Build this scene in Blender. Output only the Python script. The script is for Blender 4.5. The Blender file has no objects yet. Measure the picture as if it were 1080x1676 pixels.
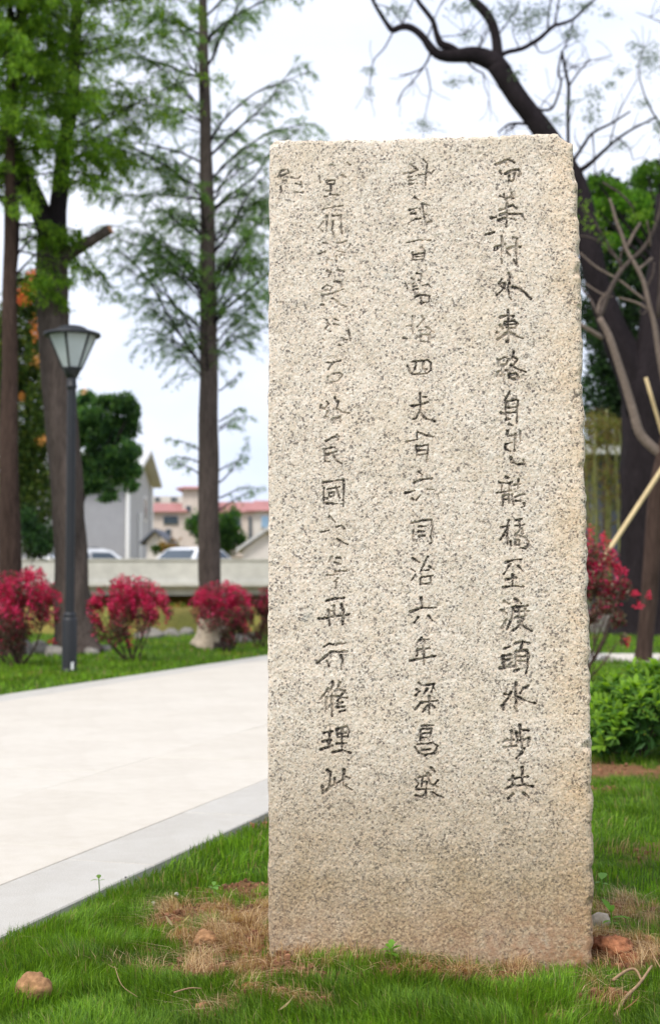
import bpy, math, random
import numpy as np
random.seed(7)
rng = np.random.default_rng(7)
scene = bpy.context.scene
COL = scene.collection
R = math.radians

# ------------------------------------------------------------------ camera, sky, sun
FPX, CX, CY = 2328.0, 540.0, 838.0
CAMZ, PITCH = 0.93, math.atan(112.0 / 2328.0)
cam_d = bpy.data.cameras.new('camera')
cam = bpy.data.objects.new('camera', cam_d)
COL.objects.link(cam)
cam.location = (0, 0, CAMZ)
cam.rotation_euler = (R(90) + PITCH, 0, 0)
cam_d.sensor_fit = 'VERTICAL'
cam_d.sensor_height = 36.0
cam_d.lens = 36.0 * FPX / 1676.0
cam_d.clip_start = 0.05
cam_d.clip_end = 3000
cam_d.dof.use_dof = True
cam_d.dof.focus_distance = 3.42
cam_d.dof.aperture_fstop = 4.3
scene.camera = cam

SUN_EL, SUN_AZ = R(52), R(218)     # azimuth clockwise from +Y: behind the camera on the left
w = bpy.data.worlds.new('World'); scene.world = w
w.use_nodes = True
nt = w.node_tree
bg = nt.nodes['Background']
sky = nt.nodes.new('ShaderNodeTexSky'); sky.sky_type = 'NISHITA'; sky.sun_disc = False
sky.sun_elevation = SUN_EL; sky.sun_rotation = SUN_AZ
sky.air_density = 1.0; sky.dust_density = 4.0
tc = nt.nodes.new('ShaderNodeTexCoord')
mp = nt.nodes.new('ShaderNodeMapping'); mp.inputs['Scale'].default_value = (1, 1, 2.6)
nz = nt.nodes.new('ShaderNodeTexNoise'); nz.inputs['Scale'].default_value = 2.2; nz.inputs['Detail'].default_value = 6; nz.inputs['Roughness'].default_value = .55
cr = nt.nodes.new('ShaderNodeValToRGB')
cr.color_ramp.elements[0].position = .36; cr.color_ramp.elements[0].color = (6.4, 7.2, 9.2, 1)
cr.color_ramp.elements[1].position = .62; cr.color_ramp.elements[1].color = (8.5, 8.8, 9.7, 1)
mx = nt.nodes.new('ShaderNodeMixRGB'); mx.inputs['Fac'].default_value = .86
nt.links.new(tc.outputs['Generated'], mp.inputs['Vector'])
nt.links.new(mp.outputs[0], nz.inputs['Vector'])
nt.links.new(nz.outputs['Fac'], cr.inputs['Fac'])
nt.links.new(sky.outputs[0], mx.inputs[1]); nt.links.new(cr.outputs[0], mx.inputs[2])
nt.links.new(mx.outputs[0], bg.inputs['Color'])
bg.inputs['Strength'].default_value = 0.075

sd = bpy.data.lights.new('sun', 'SUN'); sun = bpy.data.objects.new('sun', sd); COL.objects.link(sun)
sd.energy = 1.5; sd.angle = R(14); sd.color = (1, .955, .88)
sun.rotation_euler = (R(90) - SUN_EL, 0, -SUN_AZ + R(180))
sun.location = (-6, -8, 14)
scene.view_settings.view_transform = 'Standard'
scene.view_settings.look = 'None'
scene.view_settings.exposure = 0.97
scene.view_settings.gamma = 1
scene.view_settings.use_curve_mapping = False

# ------------------------------------------------------------------ helpers
sp_, cp_ = math.sin(PITCH), math.cos(PITCH)
def ray(px, py):
    a, b = (px - CX) / FPX, (CY - py) / FPX
    return np.array([a, cp_ - b * sp_, sp_ + b * cp_])
def P(px, py, y):                       # a place at y metres from the camera
    r = ray(px, py); t = y / r[1]
    return np.array([r[0] * t, y, CAMZ + r[2] * t])
def G(px, py, z=0.0):                   # the ground seen there
    r = ray(px, py); t = (z - CAMZ) / r[2]
    return np.array([r[0] * t, r[1] * t, z])
def mpp(y): return y / FPX             # metres per photo pixel at distance y

def vnoise(x, y, seed=0, z=None):
    """smooth value noise, vectorised, 0..1"""
    x = np.asarray(x, float); y = np.asarray(y, float)
    tab = np.random.default_rng(1000 + seed).random((64, 64))
    xi = np.floor(x).astype(int); yi = np.floor(y).astype(int)
    fx = x - xi; fy = y - yi
    fx = fx * fx * (3 - 2 * fx); fy = fy * fy * (3 - 2 * fy)
    a = tab[xi % 64, yi % 64]; b = tab[(xi + 1) % 64, yi % 64]
    c = tab[xi % 64, (yi + 1) % 64]; d = tab[(xi + 1) % 64, (yi + 1) % 64]
    return (a * (1 - fx) + b * fx) * (1 - fy) + (c * (1 - fx) + d * fx) * fy
def fbm(x, y, seed=0, o=3):
    s = 0; a = .5; t = 0
    for k in range(o):
        s = s + a * vnoise(x * 2 ** k + 17.3 * k, y * 2 ** k + 5.1 * k, seed + k); t += a; a *= .5
    return s / t
def sstep(a, b, x):
    t = np.clip((np.asarray(x, float) - a) / (b - a), 0, 1); return t * t * (3 - 2 * t)

class MB:
    def __init__(s): s.v = []; s.q = []; s.t = []; s.n = 0; s.c = []; s.m = []; s.mt = []
    def add(s, v, q=None, t=None, c=None, mi=0):
        v = np.asarray(v, float).reshape(-1, 3)
        if q is not None and len(q):
            q = np.asarray(q, int).reshape(-1, 4) + s.n; s.q.append(q); s.m.append(np.full(len(q), mi))
        if t is not None and len(t):
            t = np.asarray(t, int).reshape(-1, 3) + s.n; s.t.append(t); s.mt.append(np.full(len(t), mi))
        s.v.append(v); s.n += len(v)
        if c is None: c = (1, 1, 1)
        c = np.asarray(c, float)
        if c.ndim == 1: c = np.tile(c[:3], (len(v), 1))
        s.c.append(c[:, :3]); return s
    def box(s, lo, hi, c=None, mi=0):
        x0, y0, z0 = lo; x1, y1, z1 = hi
        v = [(x0, y0, z0), (x1, y0, z0), (x1, y1, z0), (x0, y1, z0), (x0, y0, z1), (x1, y0, z1), (x1, y1, z1), (x0, y1, z1)]
        return s.add(v, [(0, 3, 2, 1), (4, 5, 6, 7), (0, 1, 5, 4), (1, 2, 6, 5), (2, 3, 7, 6), (3, 0, 4, 7)], c=c, mi=mi)
    def tube(s, pts, rad, sides=8, c=None, rough=0, cap=True, seed=0):
        pts = np.asarray(pts, float); n = len(pts); rad = np.broadcast_to(np.asarray(rad, float), (n,))
        tan = np.gradient(pts, axis=0); tan /= np.linalg.norm(tan, axis=1)[:, None] + 1e-9
        ref = np.array([0, 1, 0.]) if abs(tan[0][1]) < .9 else np.array([1., 0, 0])
        A = np.cross(tan, ref); A /= np.linalg.norm(A, axis=1)[:, None] + 1e-9
        B = np.cross(tan, A)
        th = np.linspace(0, 2 * math.pi, sides, endpoint=False)
        rr = np.repeat(rad[:, None], sides, 1)
        if rough:
            L = np.concatenate([[0], np.cumsum(np.linalg.norm(np.diff(pts, axis=0), axis=1))])
            rid = vnoise(np.tile(th * sides / 6.283, (n, 1)), L[:, None] * 1.6 + np.zeros(sides), seed)
            rid2 = vnoise(np.tile(np.cos(th) * 1.3 + 5, (n, 1)), np.sin(th) * 1.3 + L[:, None] * 2.2, seed + 5)
            rr = rr * (1 + rough * (rid - .5) + rough * 1.3 * (rid2 - .5))
        V = pts[:, None, :] + rr[..., None] * (np.cos(th)[None, :, None] * A[:, None, :] + np.sin(th)[None, :, None] * B[:, None, :])
        i = np.arange(n - 1)[:, None] * sides; j = np.arange(sides)[None, :]; k = (j + 1) % sides
        Q = np.stack([i + j, i + k, i + sides + k, i + sides + j], -1).reshape(-1, 4)
        V = V.reshape(-1, 3); T = []
        if cap:
            V = np.vstack([V, pts[0], pts[-1]]); a, b = n * sides, n * sides + 1
            for q in range(sides):
                T.append((a, (q + 1) % sides, q)); T.append((b, (n - 1) * sides + q, (n - 1) * sides + (q + 1) % sides))
        return s.add(V, Q, T, c=c)
    def lathe(s, prof, sides=24, centre=(0, 0, 0), c=None):
        th = np.linspace(0, 2 * math.pi, sides, endpoint=False); prof = np.asarray(prof, float); n = len(prof)
        V = np.stack([prof[:, 0][:, None] * np.cos(th), prof[:, 0][:, None] * np.sin(th), np.repeat(prof[:, 1][:, None], sides, 1)], -1) + np.array(centre)
        i = np.arange(n - 1)[:, None] * sides; j = np.arange(sides)[None, :]; k = (j + 1) % sides
        Q = np.stack([i + j, i + k, i + sides + k, i + sides + j], -1).reshape(-1, 4)
        return s.add(V.reshape(-1, 3), Q, c=c)
    def leaves(s, pos, d, L, W, c, fold=.25, up=None):
        """one folded diamond per leaf"""
        pos = np.asarray(pos, float); N = len(pos)
        if N == 0: return s
        d = d / (np.linalg.norm(d, axis=1)[:, None] + 1e-9)
        rnd = rng.normal(size=(N, 3)) if up is None else up
        sd_ = np.cross(d, rnd); sd_ /= np.linalg.norm(sd_, axis=1)[:, None] + 1e-9
        nm = np.cross(sd_, d)
        L = np.broadcast_to(np.asarray(L, float), (N,))[:, None]; W = np.broadcast_to(np.asarray(W, float), (N,))[:, None]
        V = np.stack([pos, pos + d * L * .45 + sd_ * W * .5 + nm * W * fold, pos + d * L, pos + d * L * .45 - sd_ * W * .5 + nm * W * fold], 1).reshape(-1, 3)
        Q = np.arange(4 * N).reshape(-1, 4)
        c = np.asarray(c, float)
        if c.ndim == 1: c = np.tile(c, (N, 1))
        return s.add(V, Q, c=np.repeat(c, 4, 0))
    def build(s, name, mats, parent=None, smooth=False, offset=None):
        me = bpy.data.meshes.new(name)
        v = np.vstack(s.v)
        if offset is not None: v = v - np.asarray(offset)
        q = np.vstack(s.q) if s.q else np.zeros((0, 4), int); t = np.vstack(s.t) if s.t else np.zeros((0, 3), int)
        me.vertices.add(len(v)); me.vertices.foreach_set('co', v.astype(np.float32).ravel())
        li = np.concatenate([q.ravel(), t.ravel()]); me.loops.add(len(li)); me.loops.foreach_set('vertex_index', li.astype(np.int32))
        st = np.concatenate([np.arange(len(q)) * 4, len(q) * 4 + np.arange(len(t)) * 3])
        me.polygons.add(len(st)); me.polygons.foreach_set('loop_start', st.astype(np.int32))
        mi = np.concatenate((s.m if s.q else []) + (s.mt if s.t else [])) if (s.q or s.t) else np.zeros(0)
        me.polygons.foreach_set('material_index', mi.astype(np.int32))
        me.polygons.foreach_set('use_smooth', np.full(len(st), smooth))
        me.update(calc_edges=True)
        ca = me.color_attributes.new('Col', 'FLOAT_COLOR', 'POINT')
        c = np.hstack([np.vstack(s.c), np.ones((len(v), 1))]); ca.data.foreach_set('color', c.astype(np.float32).ravel())
        for m in (mats if isinstance(mats, (list, tuple)) else [mats]): me.materials.append(m)
        o = bpy.data.objects.new(name, me); COL.objects.link(o)
        if parent is not None: o.parent = parent
        return o

def tag(o, label=None, cat=None, group=None, kind=None):
    if label: o['label'] = label
    if cat: o['category'] = cat
    if group: o['group'] = group
    if kind: o['kind'] = kind
    return o
def thing(name, loc, label, cat, group=None, rz=0):
    o = bpy.data.objects.new(name, None); COL.objects.link(o)
    o.location = tuple(float(a) for a in loc); o.rotation_euler = (0, 0, rz); o.empty_display_size = .2
    return tag(o, label, cat, group)
def curve(pts, n=4):
    """Catmull-Rom through rows of any width"""
    p = np.asarray(pts, float)
    if len(p) < 3: 
        t = np.linspace(0, 1, n + 1)[:, None]; return p[0] * (1 - t) + p[1] * t
    q = np.vstack([2 * p[0] - p[1], p, 2 * p[-1] - p[-2]]); out = []
    for i in range(1, len(q) - 2):
        for k in range(n):
            t = k / n
            out.append(.5 * ((2 * q[i]) + (-q[i - 1] + q[i + 1]) * t + (2 * q[i - 1] - 5 * q[i] + 4 * q[i + 1] - q[i + 2]) * t * t + (-q[i - 1] + 3 * q[i] - 3 * q[i + 1] + q[i + 2]) * t ** 3))
    out.append(p[-1]); return np.array(out)

# ------------------------------------------------------------------ materials
def newmat(name):
    m = bpy.data.materials.new(name); m.use_nodes = True
    return m, m.node_tree, m.node_tree.nodes['Principled BSDF']
def nd(t, typ, **kw):
    n = t.nodes.new('ShaderNode' + typ)
    for k, v in kw.items():
        if k in n.inputs: n.inputs[k].default_value = v
        else: setattr(n, k, v)
    return n
def noise_of(t, vec, scale, detail=3, rough=.5):
    n = nd(t, 'TexNoise', Scale=scale, Detail=detail, Roughness=rough)
    if vec is not None: t.links.new(vec, n.inputs['Vector'])
    return n.outputs['Fac']
def ramp(t, fac, stops):
    n = t.nodes.new('ShaderNodeValToRGB'); e = n.color_ramp.elements
    while len(e) < len(stops): e.new(.5)
    for k, (p, c) in enumerate(stops):
        e[k].position = p; e[k].color = (c, c, c, 1) if not hasattr(c, '__len__') else (*c, 1)
    t.links.new(fac, n.inputs['Fac']); return n.outputs['Color']
def mix(t, a, b, fac, mode='MIX'):
    n = t.nodes.new('ShaderNodeMixRGB'); n.blend_type = mode
    for k, x in ((1, a), (2, b), (0, fac)):
        if hasattr(x, 'is_output') or hasattr(x, 'links'): t.links.new(x, n.inputs[k])
        elif k == 0: n.inputs[0].default_value = x
        else: n.inputs[k].default_value = (*x, 1) if hasattr(x, '__len__') else (x, x, x, 1)
    return n.outputs[0]
def bump(t, b, h, strength, dist):
    n = nd(t, 'Bump', Strength=strength, Distance=dist); t.links.new(h, n.inputs['Height']); t.links.new(n.outputs[0], b.inputs['Normal']); return n

def simple(name, col, rough=.8, nscale=20, amt=.25, metal=0, bumpd=0, vcol=False, stretch=(1, 1, 1)):
    m, t, b = newmat(name)
    c = t.nodes.new('ShaderNodeTexCoord'); mpn = nd(t, 'Mapping'); mpn.inputs['Scale'].default_value = stretch
    t.links.new(c.outputs['Object'], mpn.inputs['Vector'])
    f = noise_of(t, mpn.outputs[0], nscale, 5, .6)
    g = noise_of(t, mpn.outputs[0], nscale * .13, 3, .5)
    v = ramp(t, f, [(.25, 1 - amt), (.75, 1 + amt * .6)])
    v2 = ramp(t, g, [(.3, 1 - amt * .6), (.7, 1 + amt * .3)])
    base = col
    if vcol:
        a = nd(t, 'VertexColor', layer_name='Col'); base = mix(t, a.outputs[0], col, 1, 'MULTIPLY')
    x = mix(t, base, v, 1, 'MULTIPLY'); x = mix(t, x, v2, 1, 'MULTIPLY')
    t.links.new(x, b.inputs['Base Color'])
    b.inputs['Roughness'].default_value = rough; b.inputs['Metallic'].default_value = metal
    if rough > .85: b.inputs['Specular IOR Level'].default_value = .12
    if bumpd: bump(t, b, f, .8, bumpd)
    return m
def leafmat(name, rough=.55, trans=.58, tint=(1, 1, 1)):
    m, t, b = newmat(name)
    a = nd(t, 'VertexColor', layer_name='Col'); c = mix(t, a.outputs[0], tint, 1, 'MULTIPLY')
    t.links.new(c, b.inputs['Base Color']); b.inputs['Roughness'].default_value = rough
    b.inputs['Specular IOR Level'].default_value = .3
    tr = nd(t, 'BsdfTranslucent'); c2 = mix(t, c, (1.25, 1.2, .6), 1, 'MULTIPLY'); t.links.new(c2, tr.inputs['Color'])
    ms = nd(t, 'MixShader', Fac=trans)
    t.links.new(b.outputs[0], ms.inputs[1]); t.links.new(tr.outputs[0], ms.inputs[2])
    t.links.new(ms.outputs[0], t.nodes['Material Output'].inputs['Surface'])
    return m
M_leaf = leafmat('leaf')
M_grass = leafmat('grass_blade', .6, .4)
M_flower = leafmat('crimson_petal', .6, .35)
M_bark = simple('bark', (.105, .082, .070), .95, 14, .55, bumpd=.03, stretch=(3, 3, .5))
M_barkdark = simple('bark_dark', (.026, .020, .022), .95, 12, .5, bumpd=.03, stretch=(3, 3, .6))
M_barkred = simple('bark_reddish', (.075, .048, .038), .95, 12, .5, bumpd=.03, stretch=(3, 3, .5))
M_barkgrey = simple('bark_grey', (.20, .155, .125), .9, 30, .35, bumpd=.01)
M_cutwood = simple('cut_wood', (.5, .24, .12), .9, 40, .3)
M_bamboo = simple('bamboo_pole', (.62, .47, .24), .55, 30, .2)
M_culm = simple('bamboo_culm', (.22, .22, .06), .6, 20, .3)
M_twig = simple('dry_twig', (.40, .26, .15), .9, 60, .35, bumpd=.002)
M_twigdark = simple('dark_twig', (.085, .06, .05), .9, 30, .3)
M_black = simple('black_paint', (.008, .009, .012), .5, 6, .25)
M_blackcap = simple('black_cap', (.011, .013, .018), .55, 6, .2)
M_white = simple('white_paint', (.8, .8, .8), .6, 8, .06)
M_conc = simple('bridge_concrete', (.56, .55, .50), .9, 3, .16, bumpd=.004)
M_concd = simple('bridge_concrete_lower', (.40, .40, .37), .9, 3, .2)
M_joint = simple('path_mortar', (.56, .52, .46), .95, 30, .15)
M_tar = simple('road_asphalt', (.06, .06, .06), .95, 60, .2)
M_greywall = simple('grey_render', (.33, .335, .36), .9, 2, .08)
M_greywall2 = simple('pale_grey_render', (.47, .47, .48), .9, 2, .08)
M_beige = simple('beige_render', (.64, .56, .50), .9, 2, .12)
M_pale = simple('pale_render', (.66, .62, .58), .9, 2, .1)
M_redroof = simple('red_tiles', (.43, .20, .19), .85, 6, .25)
M_roofgrey = simple('roof_grey', (.58, .58, .57), .8, 4, .12)
M_slate = simple('slate_roof', (.10, .11, .14), .8, 6, .2)
M_glassd = simple('window_glass', (.06, .08, .10), .15, 3, .2)
M_glassb = simple('blue_window', (.28, .44, .62), .2, 3, .2)
M_rock = simple('rock', (.27, .25, .22), .95, 9, .5, bumpd=.02)
M_rockpale = simple('rock_pale', (.48, .40, .31), .95, 25, .35, bumpd=.01)
M_clod = simple('ochre_clod', (.40, .22, .11), 1, 70, .5, bumpd=.006)
M_clodred = simple('red_clod', (.36, .15, .075), 1, 70, .55, bumpd=.008)
M_pebble = simple('pebble', (.55, .52, .46), .8, 40, .2)
M_carw = simple('car_paint_white', (.82, .83, .84), .25, 2, .03)
M_tyre = simple('rubber', (.02, .02, .02), .9, 10, .2)
M_trim = simple('trim_dark', (.05, .05, .055), .5, 10, .2)

def granite():
    m, t, b = newmat('granite_slab')
    c = t.nodes.new('ShaderNodeTexCoord').outputs['Object']
    sep = nd(t, 'SeparateXYZ'); t.links.new(c, sep.inputs[0])
    # mineral grains
    vo = nd(t, 'TexVoronoi', Scale=210.0, Randomness=1.0); t.links.new(c, vo.inputs['Vector'])
    hs = nd(t, 'SeparateColor'); t.links.new(vo.outputs['Color'], hs.inputs[0])
    grains = ramp(t, hs.outputs[0], [(0, (.64, .54, .42)), (.35, (.70, .62, .51)), (.6, (.78, .71, .61)), (.82, (.74, .61, .48)), (1, (.58, .50, .42))])
    big = noise_of(t, c, 9, 4, .6)
    tone = ramp(t, big, [(.3, (.90, .885, .86)), (.55, (1, 1, 1)), (.75, (1.04, 1.0, .97))])
    col = mix(t, grains, tone, 1, 'MULTIPLY')
    # yellowish patches
    yn = noise_of(t, c, 4.3, 5, .65)
    ym = ramp(t, yn, [(.5, 0), (.72, .45)])
    col = mix(t, col, (.60, .48, .33), ym)
    # dark mica and hornblende flakes: randomly chosen crystals of two sizes, gathered in drifts
    dn = nd(t, 'TexNoise', Scale=230.0, Detail=2.0); t.links.new(c, dn.inputs['Vector'])
    dsc = nd(t, 'VectorMath', operation='MULTIPLY_ADD'); t.links.new(dn.outputs['Color'], dsc.inputs[0]); dsc.inputs[1].default_value = (.0075, .0075, .0075); t.links.new(c, dsc.inputs[2])
    dr = noise_of(t, c, 19, 4, .65)
    def flakes(scale, cut, off):
        v2 = nd(t, 'TexVoronoi', Scale=scale, Randomness=1.0); t.links.new(dsc.outputs[0], v2.inputs['Vector'])
        h2 = nd(t, 'SeparateColor'); t.links.new(v2.outputs['Color'], h2.inputs[0])
        k = nd(t, 'Math', operation='MULTIPLY_ADD'); t.links.new(dr, k.inputs[0]); k.inputs[1].default_value = .55; k.inputs[2].default_value = cut - .275
        l = nd(t, 'Math', operation='LESS_THAN'); t.links.new(h2.outputs[off], l.inputs[0]); t.links.new(k.outputs[0], l.inputs[1]); return l.outputs[0]
    s1 = flakes(215.0, .085, 1); s2 = flakes(380.0, .165, 2); s4 = flakes(180.0, .10, 0)
    col = mix(t, col, (.40, .36, .31), mix(t, s4, (.32, .32, .32), 1, 'MULTIPLY'))
    col = mix(t, col, (.085, .07, .065), mix(t, s1, (.74, .74, .74), 1, 'MULTIPLY'))
    col = mix(t, col, (.10, .085, .08), mix(t, s2, (.56, .56, .56), 1, 'MULTIPLY'))
    # weathered foot: once buried, now stained
    wn = noise_of(t, c, 7, 5, .65)
    zz = nd(t, 'MapRange'); zz.inputs['From Min'].default_value = .56; zz.inputs['From Max'].default_value = .20
    t.links.new(sep.outputs['Z'], zz.inputs['Value'])
    am = nd(t, 'Math', operation='MULTIPLY'); t.links.new(zz.outputs[0], am.inputs[0])
    wr = ramp(t, wn, [(.25, .55), (.6, 1.0)]); t.links.new(wr, am.inputs[1])
    fn = noise_of(t, c, 130, 3, .6)
    stain = ramp(t, fn, [(.36, (.22, .175, .12)), (.5, (.54, .44, .30)), (.66, (.82, .71, .53))])
    st = mix(t, col, stain, 1, 'MULTIPLY')
    st = mix(t, st, (.43, .37, .28), .24)
    col = mix(t, col, st, am.outputs[0])
    # earth splashed up the lowest hand's breadth, redder to the right
    z2 = nd(t, 'MapRange'); z2.inputs['From Min'].default_value = .20; z2.inputs['From Max'].default_value = .0
    t.links.new(sep.outputs['Z'], z2.inputs['Value'])
    x2 = nd(t, 'MapRange'); x2.inputs['From Min'].default_value = .35; x2.inputs['From Max'].default_value = .75
    x2.inputs['To Min'].default_value = .35
    t.links.new(sep.outputs['X'], x2.inputs['Value'])
    m2 = nd(t, 'Math', operation='MULTIPLY'); t.links.new(z2.outputs[0], m2.inputs[0]); t.links.new(x2.outputs[0], m2.inputs[1])
    m3 = nd(t, 'Math', operation='MULTIPLY'); t.links.new(m2.outputs[0], m3.inputs[0]); t.links.new(ramp(t, noise_of(t, c, 30, 5, .7), [(.35, 0), (.6, 1.2)]), m3.inputs[1])
    col = mix(t, col, (.33, .185, .105), m3.outputs[0])
    # iron-stained right arris and left top corner
    x3 = nd(t, 'MapRange'); x3.inputs['From Min'].default_value = .66; x3.inputs['From Max'].default_value = .755
    t.links.new(sep.outputs['X'], x3.inputs['Value'])
    m4 = nd(t, 'Math', operation='MULTIPLY'); t.links.new(x3.outputs[0], m4.inputs[0]); t.links.new(ramp(t, noise_of(t, c, 8, 4, .6), [(.35, .15), (.65, .85)]), m4.inputs[1])
    col = mix(t, col, mix(t, col, (1.0, .87, .70), 1, 'MULTIPLY'), m4.outputs[0])
    # lichen-grey blots
    lb = ramp(t, noise_of(t, c, 15, 2, .4), [(.71, 0), (.80, .3)])
    col = mix(t, col, (.33, .36, .33), lb)
    # old ink left in the cut strokes (vertex attribute R = ink, G = wear)
    a = nd(t, 'VertexColor', layer_name='Col'); sa = nd(t, 'SeparateColor'); t.links.new(a.outputs[0], sa.inputs[0])
    wear = ramp(t, noise_of(t, c, 190, 3, .6), [(.40, .0), (.52, 1)])
    wear = mix(t, wear, (1, 1, 1), .30)
    im = nd(t, 'Math', operation='MULTIPLY'); t.links.new(sa.outputs[0], im.inputs[0]); t.links.new(wear, im.inputs[1])
    col = mix(t, col, (.035, .028, .025), im.outputs[0])
    t.links.new(col, b.inputs['Base Color'])
    b.inputs['Roughness'].default_value = .88; b.inputs['Specular IOR Level'].default_value = .25
    h = mix(t, noise_of(t, c, 260, 4, .6), noise_of(t, c, 90, 3, .6), .5)
    bump(t, b, h, .55, .0022)
    return m
M_granite = granite()

def paver_mat(name, col, speck):
    m, t, b = newmat(name)
    c = t.nodes.new('ShaderNodeTexCoord').outputs['Object']
    oi = t.nodes.new('ShaderNodeObjectInfo')
    f = noise_of(t, c, 300, 2, .5); g = noise_of(t, c, 1.7, 6, .65); g2 = noise_of(t, c, 11, 4, .6)
    x = mix(t, col, ramp(t, f, [(.35, 1 - speck), (.65, 1 + speck * .4)]), 1, 'MULTIPLY')
    x = mix(t, x, ramp(t, g, [(.3, (.92, .905, .88)), (.6, (1.02, 1.015, 1.0))]), 1, 'MULTIPLY')
    x = mix(t, x, ramp(t, g2, [(.3, (.94, .93, .91)), (.6, (1.0, 1.0, 1.0))]), 1, 'MULTIPLY')
    x = mix(t, x, ramp(t, oi.outputs['Random'], [(0, (.985, .98, .97)), (1, (1.01, 1.01, 1.01))]), 1, 'MULTIPLY')
    t.links.new(x, b.inputs['Base Color']); b.inputs['Roughness'].default_value = .75
    bump(t, b, f, .4, .002)
    return m
M_paver = paver_mat('cream_granite_paving', (.60, .555, .485), .12)
M_kerb = paver_mat('grey_granite_paving', (.515, .492, .45), .22)

def ground_mat():
    m, t, b = newmat('earth_and_turf')
    c = t.nodes.new('ShaderNodeTexCoord').outputs['Object']
    a = nd(t, 'VertexColor', layer_name='Col')
    f = noise_of(t, c, 70, 6, .7); g = noise_of(t, c, 5, 5, .6)
    x = mix(t, a.outputs[0], ramp(t, f, [(.3, (.55, .52, .5)), (.5, (1, 1, 1)), (.7, (1.35, 1.3, 1.2))]), 1, 'MULTIPLY')
    x = mix(t, x, ramp(t, g, [(.3, (.8, .82, .8)), (.65, (1.12, 1.1, 1.0))]), 1, 'MULTIPLY')
    t.links.new(x, b.inputs['Base Color']); b.inputs['Roughness'].default_value = 1
    b.inputs['Specular IOR Level'].default_value = .1
    bump(t, b, f, 1, .012)
    return m
M_ground = ground_mat()
def water_mat():
    m, t, b = newmat('canal_water')
    c = t.nodes.new('ShaderNodeTexCoord').outputs['Object']
    b.inputs['Base Color'].default_value = (.05, .07, .045, 1); b.inputs['Roughness'].default_value = .08
    bump(t, b, noise_of(t, c, 3, 4, .6), .3, .02); return m
M_water = water_mat()
def pane_mat():
    m, t, b = newmat('frosted_lamp_pane')
    c = t.nodes.new('ShaderNodeTexCoord').outputs['Object']
    x = mix(t, (.80, .84, .84), ramp(t, noise_of(t, c, 6, 3, .5), [(.3, .9), (.7, 1.05)]), 1, 'MULTIPLY')
    t.links.new(x, b.inputs['Base Color']); b.inputs['Roughness'].default_value = .2
    tr = nd(t, 'BsdfTranslucent'); tr.inputs['Color'].default_value = (.9, .93, .93, 1)
    tp = nd(t, 'BsdfTransparent'); tp.inputs['Color'].default_value = (.92, .96, .96, 1)
    m1 = nd(t, 'MixShader', Fac=.45); t.links.new(b.outputs[0], m1.inputs[1]); t.links.new(tr.outputs[0], m1.inputs[2])
    m2 = nd(t, 'MixShader', Fac=.35); t.links.new(m1.outputs[0], m2.inputs[1]); t.links.new(tp.outputs[0], m2.inputs[2])
    t.links.new(m2.outputs[0], t.nodes['Material Output'].inputs['Surface']); return m
M_pane = pane_mat()

# ------------------------------------------------------------------ where things are on the ground
SL, SR = G(439, 1568), G(970, 1590)                    # feet of the stele's front face
UW = (SR - SL); SW = float(np.hypot(UW[0], UW[1])); UD = UW / SW; ND = np.array([-UD[1], UD[0], 0])   # ND points away from camera
def on_stele(px, py):
    r = ray(px, py); C0 = np.array([0, 0, CAMZ]); t = np.dot(SL - C0, ND) / np.dot(r, ND); p = C0 + r * t
    return float(np.dot(p - SL, UD)), float(p[2])
PO = np.array([-.86, 3.70]); PD = np.array([.305, 1.0]); PD /= np.linalg.norm(PD); PN = np.array([-PD[1], PD[0]])   # path: t along, s across
PW = 3.98
def path_st(x, y):
    dx, dy = x - PO[0], y - PO[1]
    return dx * PD[0] + dy * PD[1], dx * PN[0] + dy * PN[1]
def on_path(x, y, m=0.0):
    t, s = path_st(x, y)
    a = (s > -m) & (s < PW + m) & (y < 18.05 + m)
    b = (y > 16.15 - m) & (y < 18.0 + m) & (x > 1.0)
    return a | b
# bare, strawy patches (photo places, radius across, radius deep in metres)
patches = []
for px, py, rx, ry, k in ((372, 1500, .13, .10, 1), (400, 1535, .14, .11, 1), (425, 1590, .13, .10, 1), (340, 1560, .09, .05, .7), (285, 1500, .06, .10, .9), (300, 1585, .11, .045, .5),
                          (400, 1462, .07, .08, .8), (335, 1465, .05, .06, .4), (430, 1335, .05, .25, .5), (520, 1605, .10, .03, .6), (700, 1600, .14, .03, .75), (860, 1602, .12, .026, .9), (950, 1612, .06, .03, .8), (905, 1662, .055, .03, .75),
                          (1005, 1560, .09, .13, 1), (1030, 1500, .08, .12, .7), (1000, 1640, .07, .05, .8), (1040, 1575, .08, .08, .8), (430, 1640, .10, .04, .55), (350, 1655, .05, .03, .5),
                          (1015, 1262, .30, .22, 1), (1060, 1395, .22, .12, .45), (985, 1255, .2, .15, .6), (997, 1295, .08, .06, .6), (480, 1580, .3, .03, .5), (640, 1588, .3, .03, .4)):
    g = G(px, py); patches.append((g[0], g[1], rx * 1.2, ry * 1.25, min(1, k * 1.1)))
def bare(x, y):
    b = np.zeros(np.shape(x)); nn = fbm(x * 13 + 3, y * 13 + 1, 40, 4) - .5
    for cx, cy, rx, ry, k in patches:
        d = np.sqrt(((x - cx) / rx) ** 2 + ((y - cy) / ry) ** 2) + nn * 2.2
        b = np.maximum(b, k * (1 - sstep(.65, 1.25, d)))
    return b
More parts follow.
